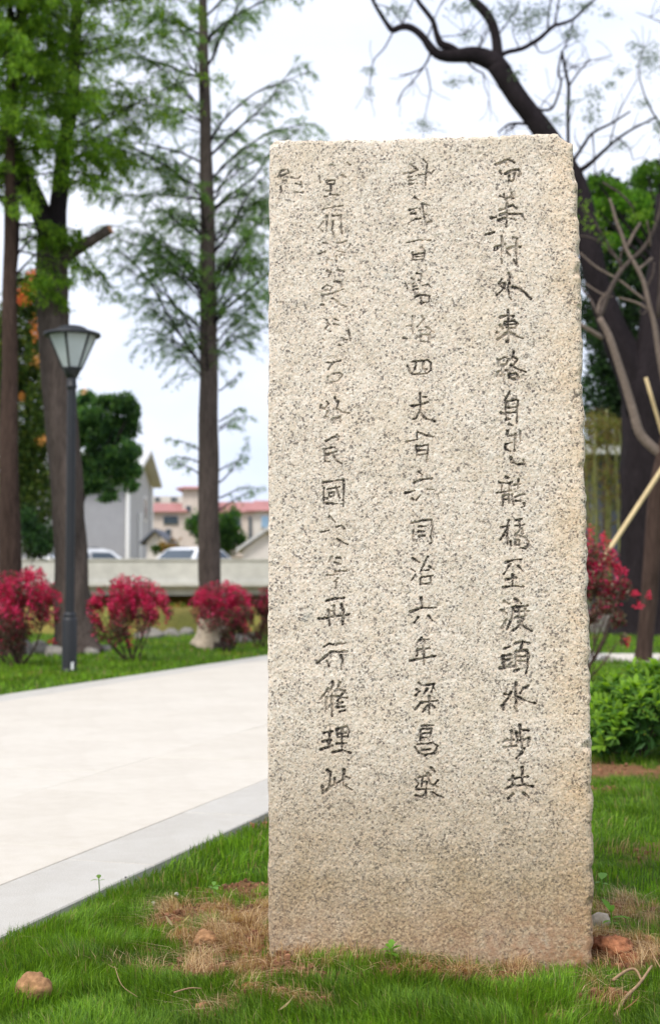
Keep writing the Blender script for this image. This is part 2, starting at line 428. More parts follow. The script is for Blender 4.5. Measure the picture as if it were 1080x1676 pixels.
def ground_z(x, y):
    x = np.asarray(x, float); y = np.asarray(y, float)
    near = 1 - sstep(5, 9, y)
    z = (fbm(x * 4, y * 4, 50, 3) - .5) * .035 * near + (fbm(x * 1.1, y * 1.1, 55, 2) - .5) * .05 * (1 - np.exp(-y / 8)) * (1 - near)
    bb = bare(x, y) if np.size(x) < 400000 else 0
    z = z + bb * ((fbm(x * 26, y * 26, 60, 3) - .38) * .055) * near
    t, s = path_st(x, y)
    inp = on_path(x, y, .03)
    edge = sstep(0, .35, -s) if np.ndim(s) else sstep(0, .35, -s)
    z = np.where(inp, -.035, z * np.where((y < 18) & (s < 0) & (s > -.35), edge, 1) * 1.0)
    canal = sstep(24.4, 26.6, y) * (1 - sstep(36, 39.5, y)) * (1 - sstep(1.2, 3.2, x))
    z = z - canal * 1.55
    z = z + .16 * sstep(36.5, 39.5, y) * (1 - sstep(41, 46, y)) - .55 * sstep(42, 46, y) * (1 - sstep(49, 51, y)) * (1 - sstep(1, 4, x)) + .5 * sstep(49, 51, y)
    return z

# ------------------------------------------------------------------ ground, path, canal
xs = np.unique(np.concatenate([np.linspace(-1.7, 2.0, 176), np.linspace(-8, 8, 90), np.linspace(-30, 30, 60), np.linspace(-400, 400, 17)]))
ys = np.unique(np.concatenate([np.linspace(2.3, 5.4, 150), np.linspace(5.4, 20, 110), np.linspace(20, 60, 110), np.linspace(-6, 2.3, 10), np.linspace(60, 1200, 14)]))
X, Y = np.meshgrid(xs, ys, indexing='ij')
Z = ground_z(X, Y)
def turf_colour(X, Y):
    b = bare(X, Y)[..., None]
    g = np.array([.06, .115, .014]) * (0.85 + .4 * fbm(X * 1.3, Y * 1.3, 70, 3))[..., None]
    soil = np.array([.20, .095, .05]) * (0.7 + .6 * fbm(X * 14, Y * 14, 71, 3))[..., None]
    straw = np.array([.33, .235, .13])
    m = fbm(X * 20, Y * 20, 72, 2)[..., None]
    pc = soil * (1 - .25 * m) + straw * .25 * m
    c = g * (1 - b) + pc * b
    far = sstep(36, 39, Y)[..., None]
    och = (np.array([.26, .17, .06]) * fbm(X * .8, Y * .8, 75, 2)[..., None] * 1.5 + np.array([.10, .16, .03]) * (1 - fbm(X * .8, Y * .8, 75, 2))[..., None])
    c = c * (1 - far) + och * far
    lump = sstep(9, 14, Y) * sstep(.62, .75, fbm(X * .9, Y * .9, 77, 2)) * (1 - sstep(24, 26, Y))
    c = c + lump[..., None] * np.array([.10, .06, .01])
    inp = on_path(X, Y, 0)[..., None]
    return np.where(inp, np.array([.3, .28, .25]), c)
C = turf_colour(X, Y)
nx, ny = len(xs), len(ys)
I = (np.arange(nx - 1)[:, None] * ny + np.arange(ny - 1)[None, :])
Q = np.stack([I, I + ny, I + ny + 1, I + 1], -1).reshape(-1, 4)
o = MB().add(np.stack([X, Y, Z], -1).reshape(-1, 3), Q, c=C.reshape(-1, 3)).build('ground', M_ground, smooth=True)
tag(o, kind='structure')

o = MB().box((-60, 25.6, -1.7), (3.4, 38.6, -1.0)).build('canal_water', M_water); tag(o, kind='structure')

def pxy(t, s): q = PO + PD * t + PN * s; return q
def slab_mesh(L, W, H, bev=.004):
    mb = MB(); a, b, h = L / 2, W / 2, H
    lo = [(-a, -b, -h), (a, -b, -h), (a, b, -h), (-a, b, -h)]
    md = [(-a, -b, -bev), (a, -b, -bev), (a, b, -bev), (-a, b, -bev)]
    tp = [(-a + bev, -b + bev, 0), (a - bev, -b + bev, 0), (a - bev, b - bev, 0), (-a + bev, b - bev, 0)]
    q = [(8, 9, 10, 11)]
    for k in range(4):
        j = (k + 1) % 4; q += [(k, j, 4 + j, 4 + k), (4 + k, 4 + j, 8 + j, 8 + k)]
    return mb.add(lo + md + tp, q)
ZP = .010
mb = MB()
c4 = [pxy(-6, .02), pxy(15.0, .02), pxy(15.0, PW - .02), pxy(-6, PW - .02)]
mb.add([(p[0], p[1], z) for z in (-.05, ZP - .004) for p in c4], [(4, 5, 6, 7), (0, 1, 5, 4), (1, 2, 6, 5), (2, 3, 7, 6), (3, 0, 4, 7)])
path = mb.build('path', M_joint); tag(path, kind='structure')
ang = math.atan2(PD[1], PD[0])
bw = .32; BL = 1.0
def place_slab(src, name, t, s, first):
    o = src if first else src.copy()
    if not first: COL.objects.link(o)
    p = pxy(t, s); o.location = (p[0], p[1], ZP + random.uniform(-.0008, .0008)); o.rotation_euler = (0, 0, ang); o.parent = path
kerb = slab_mesh(BL - .003, bw - .003, .07).build('kerb_slab', M_kerb)
first = True
for k in range(-6, 15):
    for s in (bw / 2, PW - bw / 2):
        place_slab(kerb, 'kerb_slab', k * BL + .5, s, first); first = False
fw = (PW - 2 * bw) / 4.0
pav = slab_mesh(1.2 - .001, fw - .001, .04, .0012).build('paver', M_paver)
first = True
for r_ in range(4):
    for k in range(-5, 13):
        t0 = k * 1.2 + (.6 if r_ % 2 else 0)
        if t0 + 1.2 > 15.0: continue
        place_slab(pav, 'paver', t0 + .6, bw + fw * (r_ + .5), first); first = False
# side path running off to the right
mb = MB().box((3.42, 16.2, -.05), (22, 18.0, ZP - .004))
sp = mb.build('side_path', M_joint); tag(sp, kind='structure')
pv = slab_mesh(1.2 - .003, .9 - .003, .04, .002).build('paver', M_paver, sp)
first = True
for r_ in range(2):
    for k in range(15):
        o = pv if first else pv.copy()
        if not first: COL.objects.link(o); o.parent = sp
        first = False
        o.location = (3.45 + .6 + k * 1.2, 16.2 + .45 + .9 * r_, ZP)

# ------------------------------------------------------------------ the stele
# strokes, traced in enlarged views: (view origin x, y, scale) then characters of polylines
ST = []
def chars(ox, oy, s, text, w=15, ink=1.0):
    for line in text.strip().split('\n'):
        name, body = line.split('|', 1)
        strokes = []
        for seg in body.split(';'):
            pts = [tuple(float(a) for a in q.split(',')) for q in seg.split()]
            strokes.append([(ox + x / s, oy + y / s) for x, y in pts])
        ST.append((name.strip(), strokes, w / s, ink))
chars(760, 230, 4.53, '''高|228,175 275,160 320,135 370,160;300,150 310,175;262,228 272,245;300,245 340,225 400,212 418,245 402,258;370,240 365,285 350,300 330,295;330,262 328,295
華|262,410 310,432 345,415 362,428;290,400 300,440;350,388 352,430;300,502 355,480 385,502;258,515 300,508;262,552 300,540 345,548 415,545;198,575 235,570;248,592 300,576 340,578 378,592;312,430 314,560 310,640;425,550 445,590;155,700 220,680
村|275,708 282,780 275,840 275,912;225,795 270,780 300,772;225,812 250,795;318,805 360,790 412,792;358,720 388,730 380,800 385,880 388,925;365,890 385,925;315,835 335,855
外|275,1030 255,1062 300,1060 290,1100 238,1150;262,1075 285,1098;328,985 337,1010 325,1100 330,1160 345,1182;355,1090 400,1100 445,1130 492,1180
東|318,1262 325,1300 325,1380 325,1500 310,1488;265,1312 315,1298 362,1305;262,1370 285,1392;295,1372 300,1350 370,1338 392,1360 375,1392 308,1388;310,1366 380,1362;312,1428 285,1450 245,1478;335,1430 380,1452 432,1468;238,1425 245,1430''', 17)
chars(760, 570, 4.41, '''路|240,85 250,130 300,115 312,75 290,65 245,85;275,130 275,190;275,165 310,160;240,170 238,205 285,195 275,188;352,32 340,75;350,60 382,82 345,130;335,120 380,150 442,172;320,190 320,215 360,225;330,190 370,180 388,212
自|325,312 310,345 288,378;300,385 295,430 300,515;310,385 370,370 387,380 378,440 376,545;305,430 370,425;300,465 365,465;262,465 290,475;300,515 330,510;318,550 350,556
見|310,600 310,635 365,625;365,622 362,690 358,740;400,600 402,672;295,690 340,682;295,690 295,730 330,745;333,788 342,825 380,840 430,835 425,803
龍|298,930 318,936;248,970 300,976 345,964;270,990 265,1040;325,980 318,1030;230,1046 290,1035 330,1028;280,1065 275,1138;280,1065 318,1060 322,1118;285,1090 315,1088;390,945 385,1010;358,990 402,980;340,1062 352,1132;365,1075 395,1060 432,1055;368,1100 402,1106;428,1120 432,1142 408,1150
橋|320,1242 306,1290 310,1420;262,1292 322,1280;300,1322 255,1388;330,1395 335,1428;370,1242 412,1234;365,1282 432,1274;395,1245 400,1310 365,1350;410,1300 416,1342;370,1352 440,1370 462,1400 442,1450 402,1440;370,1385 365,1420 395,1425 396,1390 370,1385
至|298,1548 350,1530 408,1524;330,1560 305,1595 280,1632;385,1572 416,1606;302,1670 370,1660;347,1640 345,1700 343,1718;278,1726 345,1718 425,1722''', 16)
chars(760, 930, 4.19, '''渡|273,230 302,247;253,293 282,312;258,412 275,375 286,353;348,213 388,242;325,270 380,265 432,260;335,270 325,340 290,422;345,300 440,295;370,280 375,338;415,280 415,328;350,340 405,340 380,390 330,430;370,370 410,405 462,433
頭|273,552 312,540;260,610 270,640 320,625 315,590 265,605;265,655 285,680;320,650 305,680;240,688 290,683 345,670;345,522 395,503 442,518;395,515 380,560;350,575 350,672;350,575 425,565 437,600 428,690 420,722;360,610 410,605;360,640 410,640;340,710 372,696
水|350,788 350,870 358,985 340,952;273,865 297,870;320,850 300,890 270,930 268,972 255,945;437,808 400,830 380,862;365,885 410,910 480,928
埗|320,1118 325,1150 320,1232;275,1185 335,1180;275,1232 350,1220;380,1078 385,1182;385,1115 437,1115;355,1130 365,1190;360,1192 442,1165;390,1200 395,1232;440,1180 435,1222;410,1240 385,1275 353,1307
共|395,1368 395,1480 420,1490;330,1430 325,1490;303,1456 370,1440 437,1432;285,1516 330,1495 400,1490 467,1500;332,1553 300,1582;405,1548 442,1577''', 19)
chars(620, 230, 4.53, '''計|233,178 268,202;183,250 240,240 287,220 265,205;220,275 275,262;225,300 275,290;225,325 282,320;328,143 360,170 348,230 387,245 407,220;298,256 345,250;350,230 345,332
弐|263,418 302,447;223,517 280,500 305,505 310,545;235,545 275,540;228,607 265,585 307,577;330,470 372,480;320,470 335,560 345,605 388,605;335,550 352,548
百|203,757 290,740 382,740;313,793 337,817;250,830 250,885;250,845 335,835 330,885;260,860 320,858;255,885 325,880
零|280,985 312,990 310,1030 290,1035;238,1020 257,1030;195,1058 210,1097;250,1060 275,1055;250,1080 280,1075;253,1106 287,1100;320,1075 360,1065 392,1092;265,1160 300,1142 375,1150 370,1190;310,1202 370,1195;310,1165 315,1212
拾|250,1298 250,1430;203,1376 247,1375;318,1303 327,1322;345,1383 407,1422;298,1411 342,1405;310,1440 375,1440 365,1490 310,1490 310,1440;183,1464 207,1472;335,1322 282,1380''', 13, .72)
chars(620, 570, 4.41, '''四|203,128 225,180 250,190 340,185 375,160 375,105 350,85 233,100;268,105 260,150;320,100 315,150 345,155
丈|238,417 300,408 357,390;298,328 298,460 330,505 402,530;290,470 265,510 245,515;318,350 340,352
首|278,605 335,630 392,641;275,610 275,650;198,676 280,660;270,700 275,780;275,710 355,700 350,770 345,822;285,740 335,735;285,775 340,765
六|283,893 312,914;253,971 310,950 382,940;188,1046 260,1030;350,1020 397,1022;297,1063 270,1097;240,1090 250,1096
同|233,1266 310,1245 380,1240 387,1290 370,1360 387,1400 368,1412;248,1318 248,1392;285,1290 340,1285;285,1325 330,1320;290,1360 330,1355
治|243,1518 292,1547;233,1594 262,1611;233,1676 262,1640;352,1508 325,1560 300,1610 360,1600;365,1578 397,1602;308,1656 392,1640;300,1662 300,1702;372,1650 374,1694;303,1704 370,1698''', 14, .9)
chars(620, 930, 4.19, '''六|290,203 298,265;213,302 290,275 392,272;267,338 243,372;338,328 367,362
年|292,478 263,512;275,495 342,490;305,500 310,667;270,560 350,550;265,560 262,600;213,636 275,625 385,603
梁|273,788 292,802;258,833 282,846;253,872 280,842;318,802 377,795 360,850;330,830 310,860;373,818 387,837;298,921 402,910;345,880 345,1000;340,940 300,985;350,928 382,957;248,972 290,920
昌|293,1081 374,1080;285,1110 285,1182;300,1105 362,1100 350,1160 290,1165;300,1135 350,1130;248,1228 270,1270 310,1285 380,1270 402,1220 370,1200 265,1210;298,1248 352,1242
盛|353,1368 382,1397;250,1448 270,1480 255,1502;270,1440 300,1430 352,1425;300,1430 290,1500;330,1408 350,1480 402,1502;402,1458 370,1500;300,1470 330,1465 325,1510;250,1560 290,1570 312,1550;320,1520 320,1560;368,1538 400,1560 442,1576;260,1520 380,1515''', 15)
chars(440, 230, 4.53, '''堂|458,185 490,187;582,165 603,182;538,259 573,276;375,268 380,312;430,300 490,295 485,325 435,325 430,300;423,375 458,376;450,400 522,408;460,330 460,400;413,415 432,415
捐|398,511 470,495 548,484;430,558 430,672;403,600 370,650 397,676;475,560 535,555 540,692;475,600 470,660 485,722
字|403,760 438,766;498,760 530,760 577,745;508,818 563,832;363,842 417,825;602,768 590,802;500,860 500,902;430,885 467,885;430,885 430,920;508,960 553,972;430,970 460,980 440,1012
氏|398,1096 430,1075 467,1085 455,1110 410,1110;393,1146 430,1145 465,1135 552,1104;485,1045 530,1050 540,1090;400,1150 400,1190;463,1173 490,1180 520,1215 578,1236;383,1220 407,1221
字|430,1333 440,1370 415,1400 457,1416;488,1325 517,1336;480,1360 527,1371;398,1470 412,1482;538,1464 577,1482;590,1408 605,1482;523,1520 547,1526
石|428,1646 470,1650 532,1634;470,1655 440,1700;438,1750 443,1800 518,1782 546,1740 528,1724 475,1732
路|70,270 90,225 140,215 150,240 75,270;165,275 215,285 230,270;110,300 130,295;200,320 245,330;85,340 95,380;190,385 252,385;240,310 245,345''', 14, .62)
chars(470, 570, 4.41, '''路|245,410 240,430 270,440 300,400 285,385;292,458 275,502;270,502 292,495;345,358 355,390;350,375 372,385 355,440;360,440 390,462 447,468;323,518 332,537;380,498 387,527;330,510 380,505
民|283,671 325,645 372,640;360,628 370,662;265,730 320,718 345,716;270,730 275,820 307,820;275,775 362,744;330,760 350,810 397,836
國|260,971 330,960 408,949;265,1010 262,1120;265,1120 400,1125;410,960 405,1142;290,1020 380,1000;300,1045 340,1040 335,1070 300,1070 300,1045;350,1000 380,1085;262,1085 290,1083
十|303,1218 347,1257;353,1291 390,1280 414,1307;243,1327 302,1314;360,1378 432,1417 390,1402
年|322,1508 300,1542;353,1515 382,1515;343,1549 387,1561;350,1616 432,1609;290,1642 362,1634;365,1660 340,1685;355,1690 350,1735''', 15, .85)
chars(470, 930, 4.19, '''再|268,227 330,210 392,204;285,290 290,392;370,250 385,300 380,387;290,297 320,290;218,351 285,340 422,319;320,260 325,330
行|253,541 285,520 317,526;343,523 402,514;208,652 260,610 300,575 350,576 407,574;273,638 287,672;370,600 380,640 375,697
修|310,778 316,800 290,850;282,828 233,897;270,890 270,972;308,880 308,1012;362,788 340,840;340,832 400,840;330,880 412,890;390,850 345,910;350,930 382,920;345,955 392,950;360,985 397,975
理|253,1131 312,1119;290,1130 290,1180;245,1190 300,1180;228,1244 312,1217;290,1180 285,1230;340,1105 410,1089 427,1120 410,1162;340,1110 345,1160 405,1155;350,1135 405,1130;375,1100 375,1255;340,1205 405,1200;313,1263 380,1250 432,1266
此|273,1388 297,1402 290,1502;325,1440 325,1490;240,1500 243,1548 300,1500 350,1470 392,1450;390,1383 385,1490 442,1522;390,1430 427,1441''', 18)

def make_stele():
    le = [(441, 232), (440, 300), (440, 420), (439, 560), (438, 700), (438.5, 860), (437.5, 1000), (438, 1150), (438.5, 1300), (438, 1450), (439, 1568), (440, 1700)]
    re = [(937, 218), (939, 235), (940, 268), (942, 300), (944, 335), (944, 352), (947, 372), (947, 440), (949, 470), (948.5, 520), (951, 560), (951, 620), (953, 660), (955, 720), (956, 800), (959, 850), (960, 905), (962, 960), (962, 1010), (965, 1060), (964, 1120), (967, 1180), (967, 1215), (965.5, 1235), (967, 1300), (968.5, 1360), (968, 1420), (970, 1470), (969, 1530), (970, 1590), (971, 1700)]
    te = [(430, 236), (441, 233), (447, 230.5), (460, 229), (500, 227.5), (540, 228), (600, 226), (640, 226.5), (700, 224), (760, 222), (800, 220), (830, 219.5), (870, 217), (900, 216), (926, 214.5), (933, 217), (938, 224), (950, 230)]
    L = np.array([on_stele(*p) for p in le]); Rr = np.array([on_stele(*p) for p in re]); T = np.array([on_stele(*p) for p in te])
    L = L[np.argsort(L[:, 1])]; Rr = Rr[np.argsort(Rr[:, 1])]
    NU, NV = 386, 1010
    s = np.linspace(0, 1, NU)[None, :]; v = np.linspace(0, 1, NV)[:, None]
    zb = -.09
    Zt = np.interp(s * SW, T[:, 0], T[:, 1])
    ztop = Zt + (fbm(s * 45, s * 0 + 2, 11, 3) - .5) * .008
    Zv = zb + (ztop - zb) * v
    ul = np.interp(Zv, L[:, 1], L[:, 0]) + (fbm(Zv * 28, Zv * 0 + 3, 12, 4) - .5) * .006
    ur = np.interp(Zv, Rr[:, 1], Rr[:, 0]) + (fbm(Zv * 30, Zv * 0 + 9, 13, 4) - .5) * .014
    U = ul + (ur - ul) * s
    # distances to the arrises in metres
    dl = U - ul; dr = ur - U; dt = ztop - Zv
    # depth of face (positive = into the stone)
    D = (fbm(U * 3, Zv * 3, 20, 2) - .5) * .010 + (fbm(U * 30, Zv * 30, 22, 3) - .5) * .0018 + (fbm(U * 120, Zv * 120, 25, 3) - .5) * .0018
    D += (vnoise(U * 260, Zv * 260, 28) - .5) * .0008
    pits = sstep(.70, .85, fbm(U * 70, Zv * 70, 29, 2)); D += pits * .0010
    for d, sd0, rr0 in ((dl, 30, .009), (dr, 33, .017), (dt, 36, .012)):
        rr = rr0 * (.45 + 1.3 * fbm(U * 16, Zv * 16, sd0, 3))
        e = np.clip(1 - d / rr, 0, 1); D += rr * .75 * (1 - np.sqrt(np.clip(1 - e * e, 0, 1)))
    # chips out of the right arris
    for px, py, r0, dp in ((945, 350, .016, .012), (942, 290, .012, .008), (948, 445, .018, .010), (950, 505, .012, .008), (956, 765, .016, .009), (961, 905, .014, .010), (966, 1225, .022, .014), (968, 1300, .016, .010), (969, 1480, .02, .01), (934, 222, .02, .012), (760, 222, .012, .006), (444, 236, .016, .008), (438, 1000, .01, .006)):
        cu, cz = on_stele(px, py); dd = np.sqrt((U - cu) ** 2 + (Zv - cz) ** 2) + (fbm(U * 60, Zv * 60, 38, 2) - .5) * .012
        D += dp * (1 - sstep(0, r0, dd))
    ink = np.zeros_like(U); cid = np.full(U.shape, -1)
    du = (SW) / (NU - 1); dz = (2.05 + .09) / (NV - 1)
    wob = (fbm(U * 90, Zv * 90, 45, 2) - .5) * .0040
    fade = fbm(U * 26, Zv * 26, 47, 3)
    for ci, (nm, strokes, wpx, k) in enumerate(ST):
        wm = wpx * 3.42 / FPX * .47
        for stq in strokes:
            p = np.array([on_stele(*q) for q in stq]); n = len(p)
            cum = np.concatenate([[0], np.cumsum(np.hypot(*np.diff(p, axis=0).T))]); tot = cum[-1] + 1e-6
            for a in range(n - 1):
                A, B = p[a], p[a + 1]; pad = wm * 2.5
                z0, z1 = min(A[1], B[1]) - pad, max(A[1], B[1]) + pad; u0, u1 = min(A[0], B[0]) - pad, max(A[0], B[0]) + pad
                j0 = max(0, int((z0 - zb) / dz) - 14); j1 = min(NV, int((z1 - zb) / dz) + 15)
                i0 = max(0, int(u0 / SW * (NU - 1)) - 16); i1 = min(NU, int(u1 / (SW * .93) * (NU - 1)) + 14)
                uu = U[j0:j1, i0:i1]; zz = Zv[j0:j1, i0:i1]; ab = B - A; l2 = (ab ** 2).sum() + 1e-12
                t = np.clip(((uu - A[0]) * ab[0] + (zz - A[1]) * ab[1]) / l2, 0, 1)
                d = np.hypot(uu - A[0] - t * ab[0], zz - A[1] - t * ab[1]) + wob[j0:j1, i0:i1]
                g = (cum[a] + t * math.sqrt(l2)) / tot          # brush pressure: heavy at the start, tapering
                wl = wm * (1.28 - .62 * g + .28 * (g > .9))
                m = (1 - sstep(wl * .55, wl * 1.35, d)) * k
                sub = ink[j0:j1, i0:i1]; c2 = cid[j0:j1, i0:i1]
                up = m > sub; sub[up] = m[up]; c2[up & (m > .12)] = ci
    D += ink * .0055
    ink = np.clip(ink * (.38 + 1.15 * sstep(.30, .60, fade)), 0, 1)
    # world-aligned local frame: x along the face, y into the stone, z up
    V = np.stack([U, D, Zv], -1).reshape(-1, 3); Cc = np.stack([ink, ink * 0, ink * 0], -1).reshape(-1, 3)
    I = np.arange(NV - 1)[:, None] * NU + np.arange(NU - 1)[None, :]
    Q = np.stack([I, I + 1, I + NU + 1, I + NU], -1).reshape(-1, 4)
    cell = cid[:-1, :-1].ravel()
    cell[cid[1:, 1:].ravel() >= 0] = np.maximum(cell, cid[1:, 1:].ravel())[cid[1:, 1:].ravel() >= 0]
    root = thing('stone_stele', (SL[0], SL[1], 0), 'tall pale granite stele carved with faded dark columns of Chinese writing, standing in the grass', 'stone stele')
    root.rotation_euler = (0, 0, math.atan2(UD[1], UD[0]))
    mb = MB(); mb.add(V, Q[cell < 0], c=Cc)
    # rough sides and top, then the plain back
    TH = .19
    ring = np.concatenate([np.arange(NV)[::2] * NU, (NV - 1) * NU + np.arange(0, NU, 2), (np.arange(NV)[::-1][::2]) * NU + NU - 1, np.arange(NU)[::-1][::2]])
    base = V[ring]; n = len(ring); lay = [base]; K = 14
    for k in range(1, K + 1):
        f = k / K; q = base.copy(); q[:, 1] = base[:, 1] + (TH - base[:, 1]) * f
        nn = fbm(base[:, 0] * 20 + base[:, 2] * 23, np.full(n, f * 4.0), 80, 3) - .5
        cx0 = SW / 2; q[:, 0] += np.sign(base[:, 0] - cx0) * nn * .008 * (np.abs(base[:, 0] - cx0) > SW * .44); q[:, 2] += nn * .008 * (base[:, 2] > 1.9)
        lay.append(q)
    SV = np.vstack(lay); i = np.arange(K)[:, None] * n; j = np.arange(n)[None, :]; kk = (j + 1) % n
    SQ = np.stack([i + j, i + n + j, i + n + kk, i + kk], -1).reshape(-1, 4)
    mb.add(SV, SQ, c=(0, 0, 0))
    mb.add([(0, TH, zb), (SW, TH, zb), (on_stele(938, 224)[0], TH, 1.955), (0, TH, 1.94)], [(0, 3, 2, 1)], c=(0, 0, 0))
    mb.build('slab', M_granite, root)
    for ci, (nm, *_r) in enumerate(ST):
        f = Q[cell == ci]
        if len(f) == 0: continue
        idx, inv = np.unique(f, return_inverse=True)
        o = MB().add(V[idx], inv.reshape(-1, 4), c=Cc[idx]).build('carved_character', M_granite, root)
        if nm != '字': o['label'] = 'dark cut Chinese character ' + nm
make_stele()

# ------------------------------------------------------------------ street lamp
lb = G(114, 1100); Ls = mpp(lb[1]); lx, ly = lb[0], lb[1]
lz = lambda py: P(114, py, ly)[2]
lamp = thing('street_lamp', (lx, ly, 0), 'black post lamp with a wide flat cap and tapering frosted lantern beside the path', 'street lamp')
r = lambda px: px * Ls / 2
MB().lathe([(0, 0), (r(30), 0), (r(30), .02), (r(25), .03), (r(24), .05), (r(24), lz(1015)), (r(21), lz(1010)), (0, lz(1010))], 24).build('base_sleeve', M_black, lamp, True)
MB().lathe([(r(15), lz(1013)), (r(20), lz(1011)), (r(20), lz(1004)), (r(15), lz(1002)), (r(14), lz(1001))], 24).build('collar', M_blackcap, lamp, True)
MB().lathe([(r(15.5), lz(1006)), (r(15), lz(850)), (r(14.5), lz(640)), (r(14.5), lz(636)), (r(17), lz(635)), (r(17), lz(631)), (r(15), lz(630)), (r(15), lz(617))], 20).build('pole', M_black, lamp, True)
MB().lathe([(0, lz(619)), (r(16), lz(619)), (r(22), lz(614)), (r(31), lz(604)), (r(31), lz(602)), (0, lz(602))], 24).build('neck', M_black, lamp, True)
z0, z1, ra, rb = lz(603), lz(549), r(30), r(80)
NP = 6
for k in range(NP):
    a0, a1 = 2 * math.pi * (k + .07) / NP + .42, 2 * math.pi * (k + .93) / NP + .42
    v = []
    for (rr, zz) in ((ra, z0), (rb, z1)):
        for a in (a0, a1): v.append((rr * .985 * math.cos(a), rr * .985 * math.sin(a), zz))
    v2 = [(x * .97, y * .97, z) for x, y, z in v]
    MB().add(v + v2, [(0, 1, 3, 2), (5, 4, 6, 7), (0, 2, 6, 4), (1, 5, 7, 3), (0, 4, 5, 1), (2, 3, 7, 6)]).build('pane', M_pane, lamp)
    am = 2 * math.pi * k / NP + .42
    MB().tube([(ra * math.cos(am), ra * math.sin(am), z0 - .01), (rb * math.cos(am), rb * math.sin(am), z1 + .005)], [.011, .013], 6).build('frame_bar', M_black, lamp)
MB().lathe([(0, z0), (r(13), z0), (r(13), lz(566)), (r(34), lz(561)), (r(46), lz(556)), (0, lz(555))], 20).build('diffuser', M_white, lamp, True)
MB().lathe([(r(78), lz(551)), (r(91), lz(551)), (r(94), lz(549)), (r(92), lz(546)), (r(70), lz(542.5)), (r(48), lz(539)), (r(44), lz(536.5)), (r(30), lz(534)), (0, lz(533))], 40).build('cap', M_blackcap, lamp, True)
MB().add([(.03, -.081, .03), (.055, -.075, .03), (.055, -.072, .11), (.03, -.083, .10)], [(0, 1, 2, 3)]).build('sticker', M_white, lamp)

# ------------------------------------------------------------------ tree tools
def px_line(pts, d, dd=0, n=3):
    """photo points (x, y, width) at a distance, with optional drift in depth -> world points and radii"""
    q = []; m = len(pts)
    for k, p in enumerate(pts):
        y = d + dd * k / max(1, m - 1)
        q.append([*P(p[0], p[1], y), p[2] * mpp(y) / 2])
    c = curve(q, n); return c[:, :3], np.maximum(c[:, 3], .002)
def dirv(az, el): return np.array([math.cos(az) * math.cos(el), math.sin(az) * math.cos(el), math.sin(el)])
def bough(start, az, el, length, r0, mb, leafs, twigs=12, droop=.5, leaf_per=30, wood_c=None, spread=.5, start_at=.22, sag_tw=.5):
    """a main branch with side twigs; leaves come back as (pos, dir) lists"""
    n = 9; p = np.array(start, float); d = dirv(az, el); pts = [p.copy()]
    for k in range(n):
        d = d + np.array([random.gauss(0, .10), random.gauss(0, .10), random.gauss(0, .06) - droop * (.06 + .20 * k / n)])
        d /= np.linalg.norm(d); p = p + d * length / n; pts.append(p.copy())
    pts = np.array(pts); rad = r0 * np.linspace(1, .18, n + 1) ** .9
    mb.tube(pts, rad, 6 if r0 > .02 else 4, cap=False)
    for k in range(twigs):
        f = start_at + (1 - start_at) * (k + random.random()) / twigs; i = min(n - 1, int(f * n)); a = pts[i] + (pts[i + 1] - pts[i]) * (f * n - i)
        t = pts[i + 1] - pts[i]; t /= np.linalg.norm(t)
        s_ = np.cross(t, (0, 0, 1)); s_ /= np.linalg.norm(s_) + 1e-9; s_ = s_ * random.choice((-1, 1))
        q = t * random.uniform(.5, 1.0) + s_ * random.uniform(.4, 1.1) + np.array([0, 0, random.uniform(-.35, .45)]); q /= np.linalg.norm(q)
        L = length * spread * random.uniform(.5, 1) * (1 - .55 * f); m = 5; tp = [a.copy()]; x = a.copy()
        for j in range(m):
            q = q + np.array([random.gauss(0, .14), random.gauss(0, .14), random.gauss(0, .1) - sag_tw * .16 * (j + 1)]); q /= np.linalg.norm(q); x = x + q * L / m; tp.append(x.copy())
        tp = np.array(tp); mb.tube(tp, np.linspace(rad[i] * .38 + .0015, .0015, m + 1), 3, cap=False)
        N = int(leaf_per * random.uniform(.6, 1.4))
        u = np.sqrt(rng.random(N)) * m * .999; ii = u.astype(int); w_ = (u - ii)[:, None]
        ps = tp[ii] * (1 - w_) + tp[np.minimum(ii + 1, m)] * w_
        leafs.append((ps, tp[np.minimum(ii + 1, m)] - tp[ii]))
    return pts
def feather(mb, leafs, L, W, cols, jit=.03, hang=.6):
    pos = np.vstack([a for a, b in leafs]); d = np.vstack([b for a, b in leafs]); N = len(pos)
    d = d / (np.linalg.norm(d, axis=1)[:, None] + 1e-9)
    nd_ = d * .5 + rng.normal(size=(N, 3)) * .65 + np.array([0, 0, -hang])
    cols = np.asarray(cols, float); ci = rng.integers(0, len(cols), N)
    # neighbouring leaves share a tone: clumps
    tone = .75 + .5 * vnoise(pos[:, 0] * 2.3 + pos[:, 1] * 1.1, pos[:, 2] * 2.3, 90)
    c = cols[ci] * tone[:, None] * rng.uniform(.8, 1.2, (N, 1))
    mb.leaves(pos + rng.normal(size=(N, 3)) * jit, nd_, L * rng.uniform(.6, 1.3, N), W * rng.uniform(.7, 1.3, N), c)

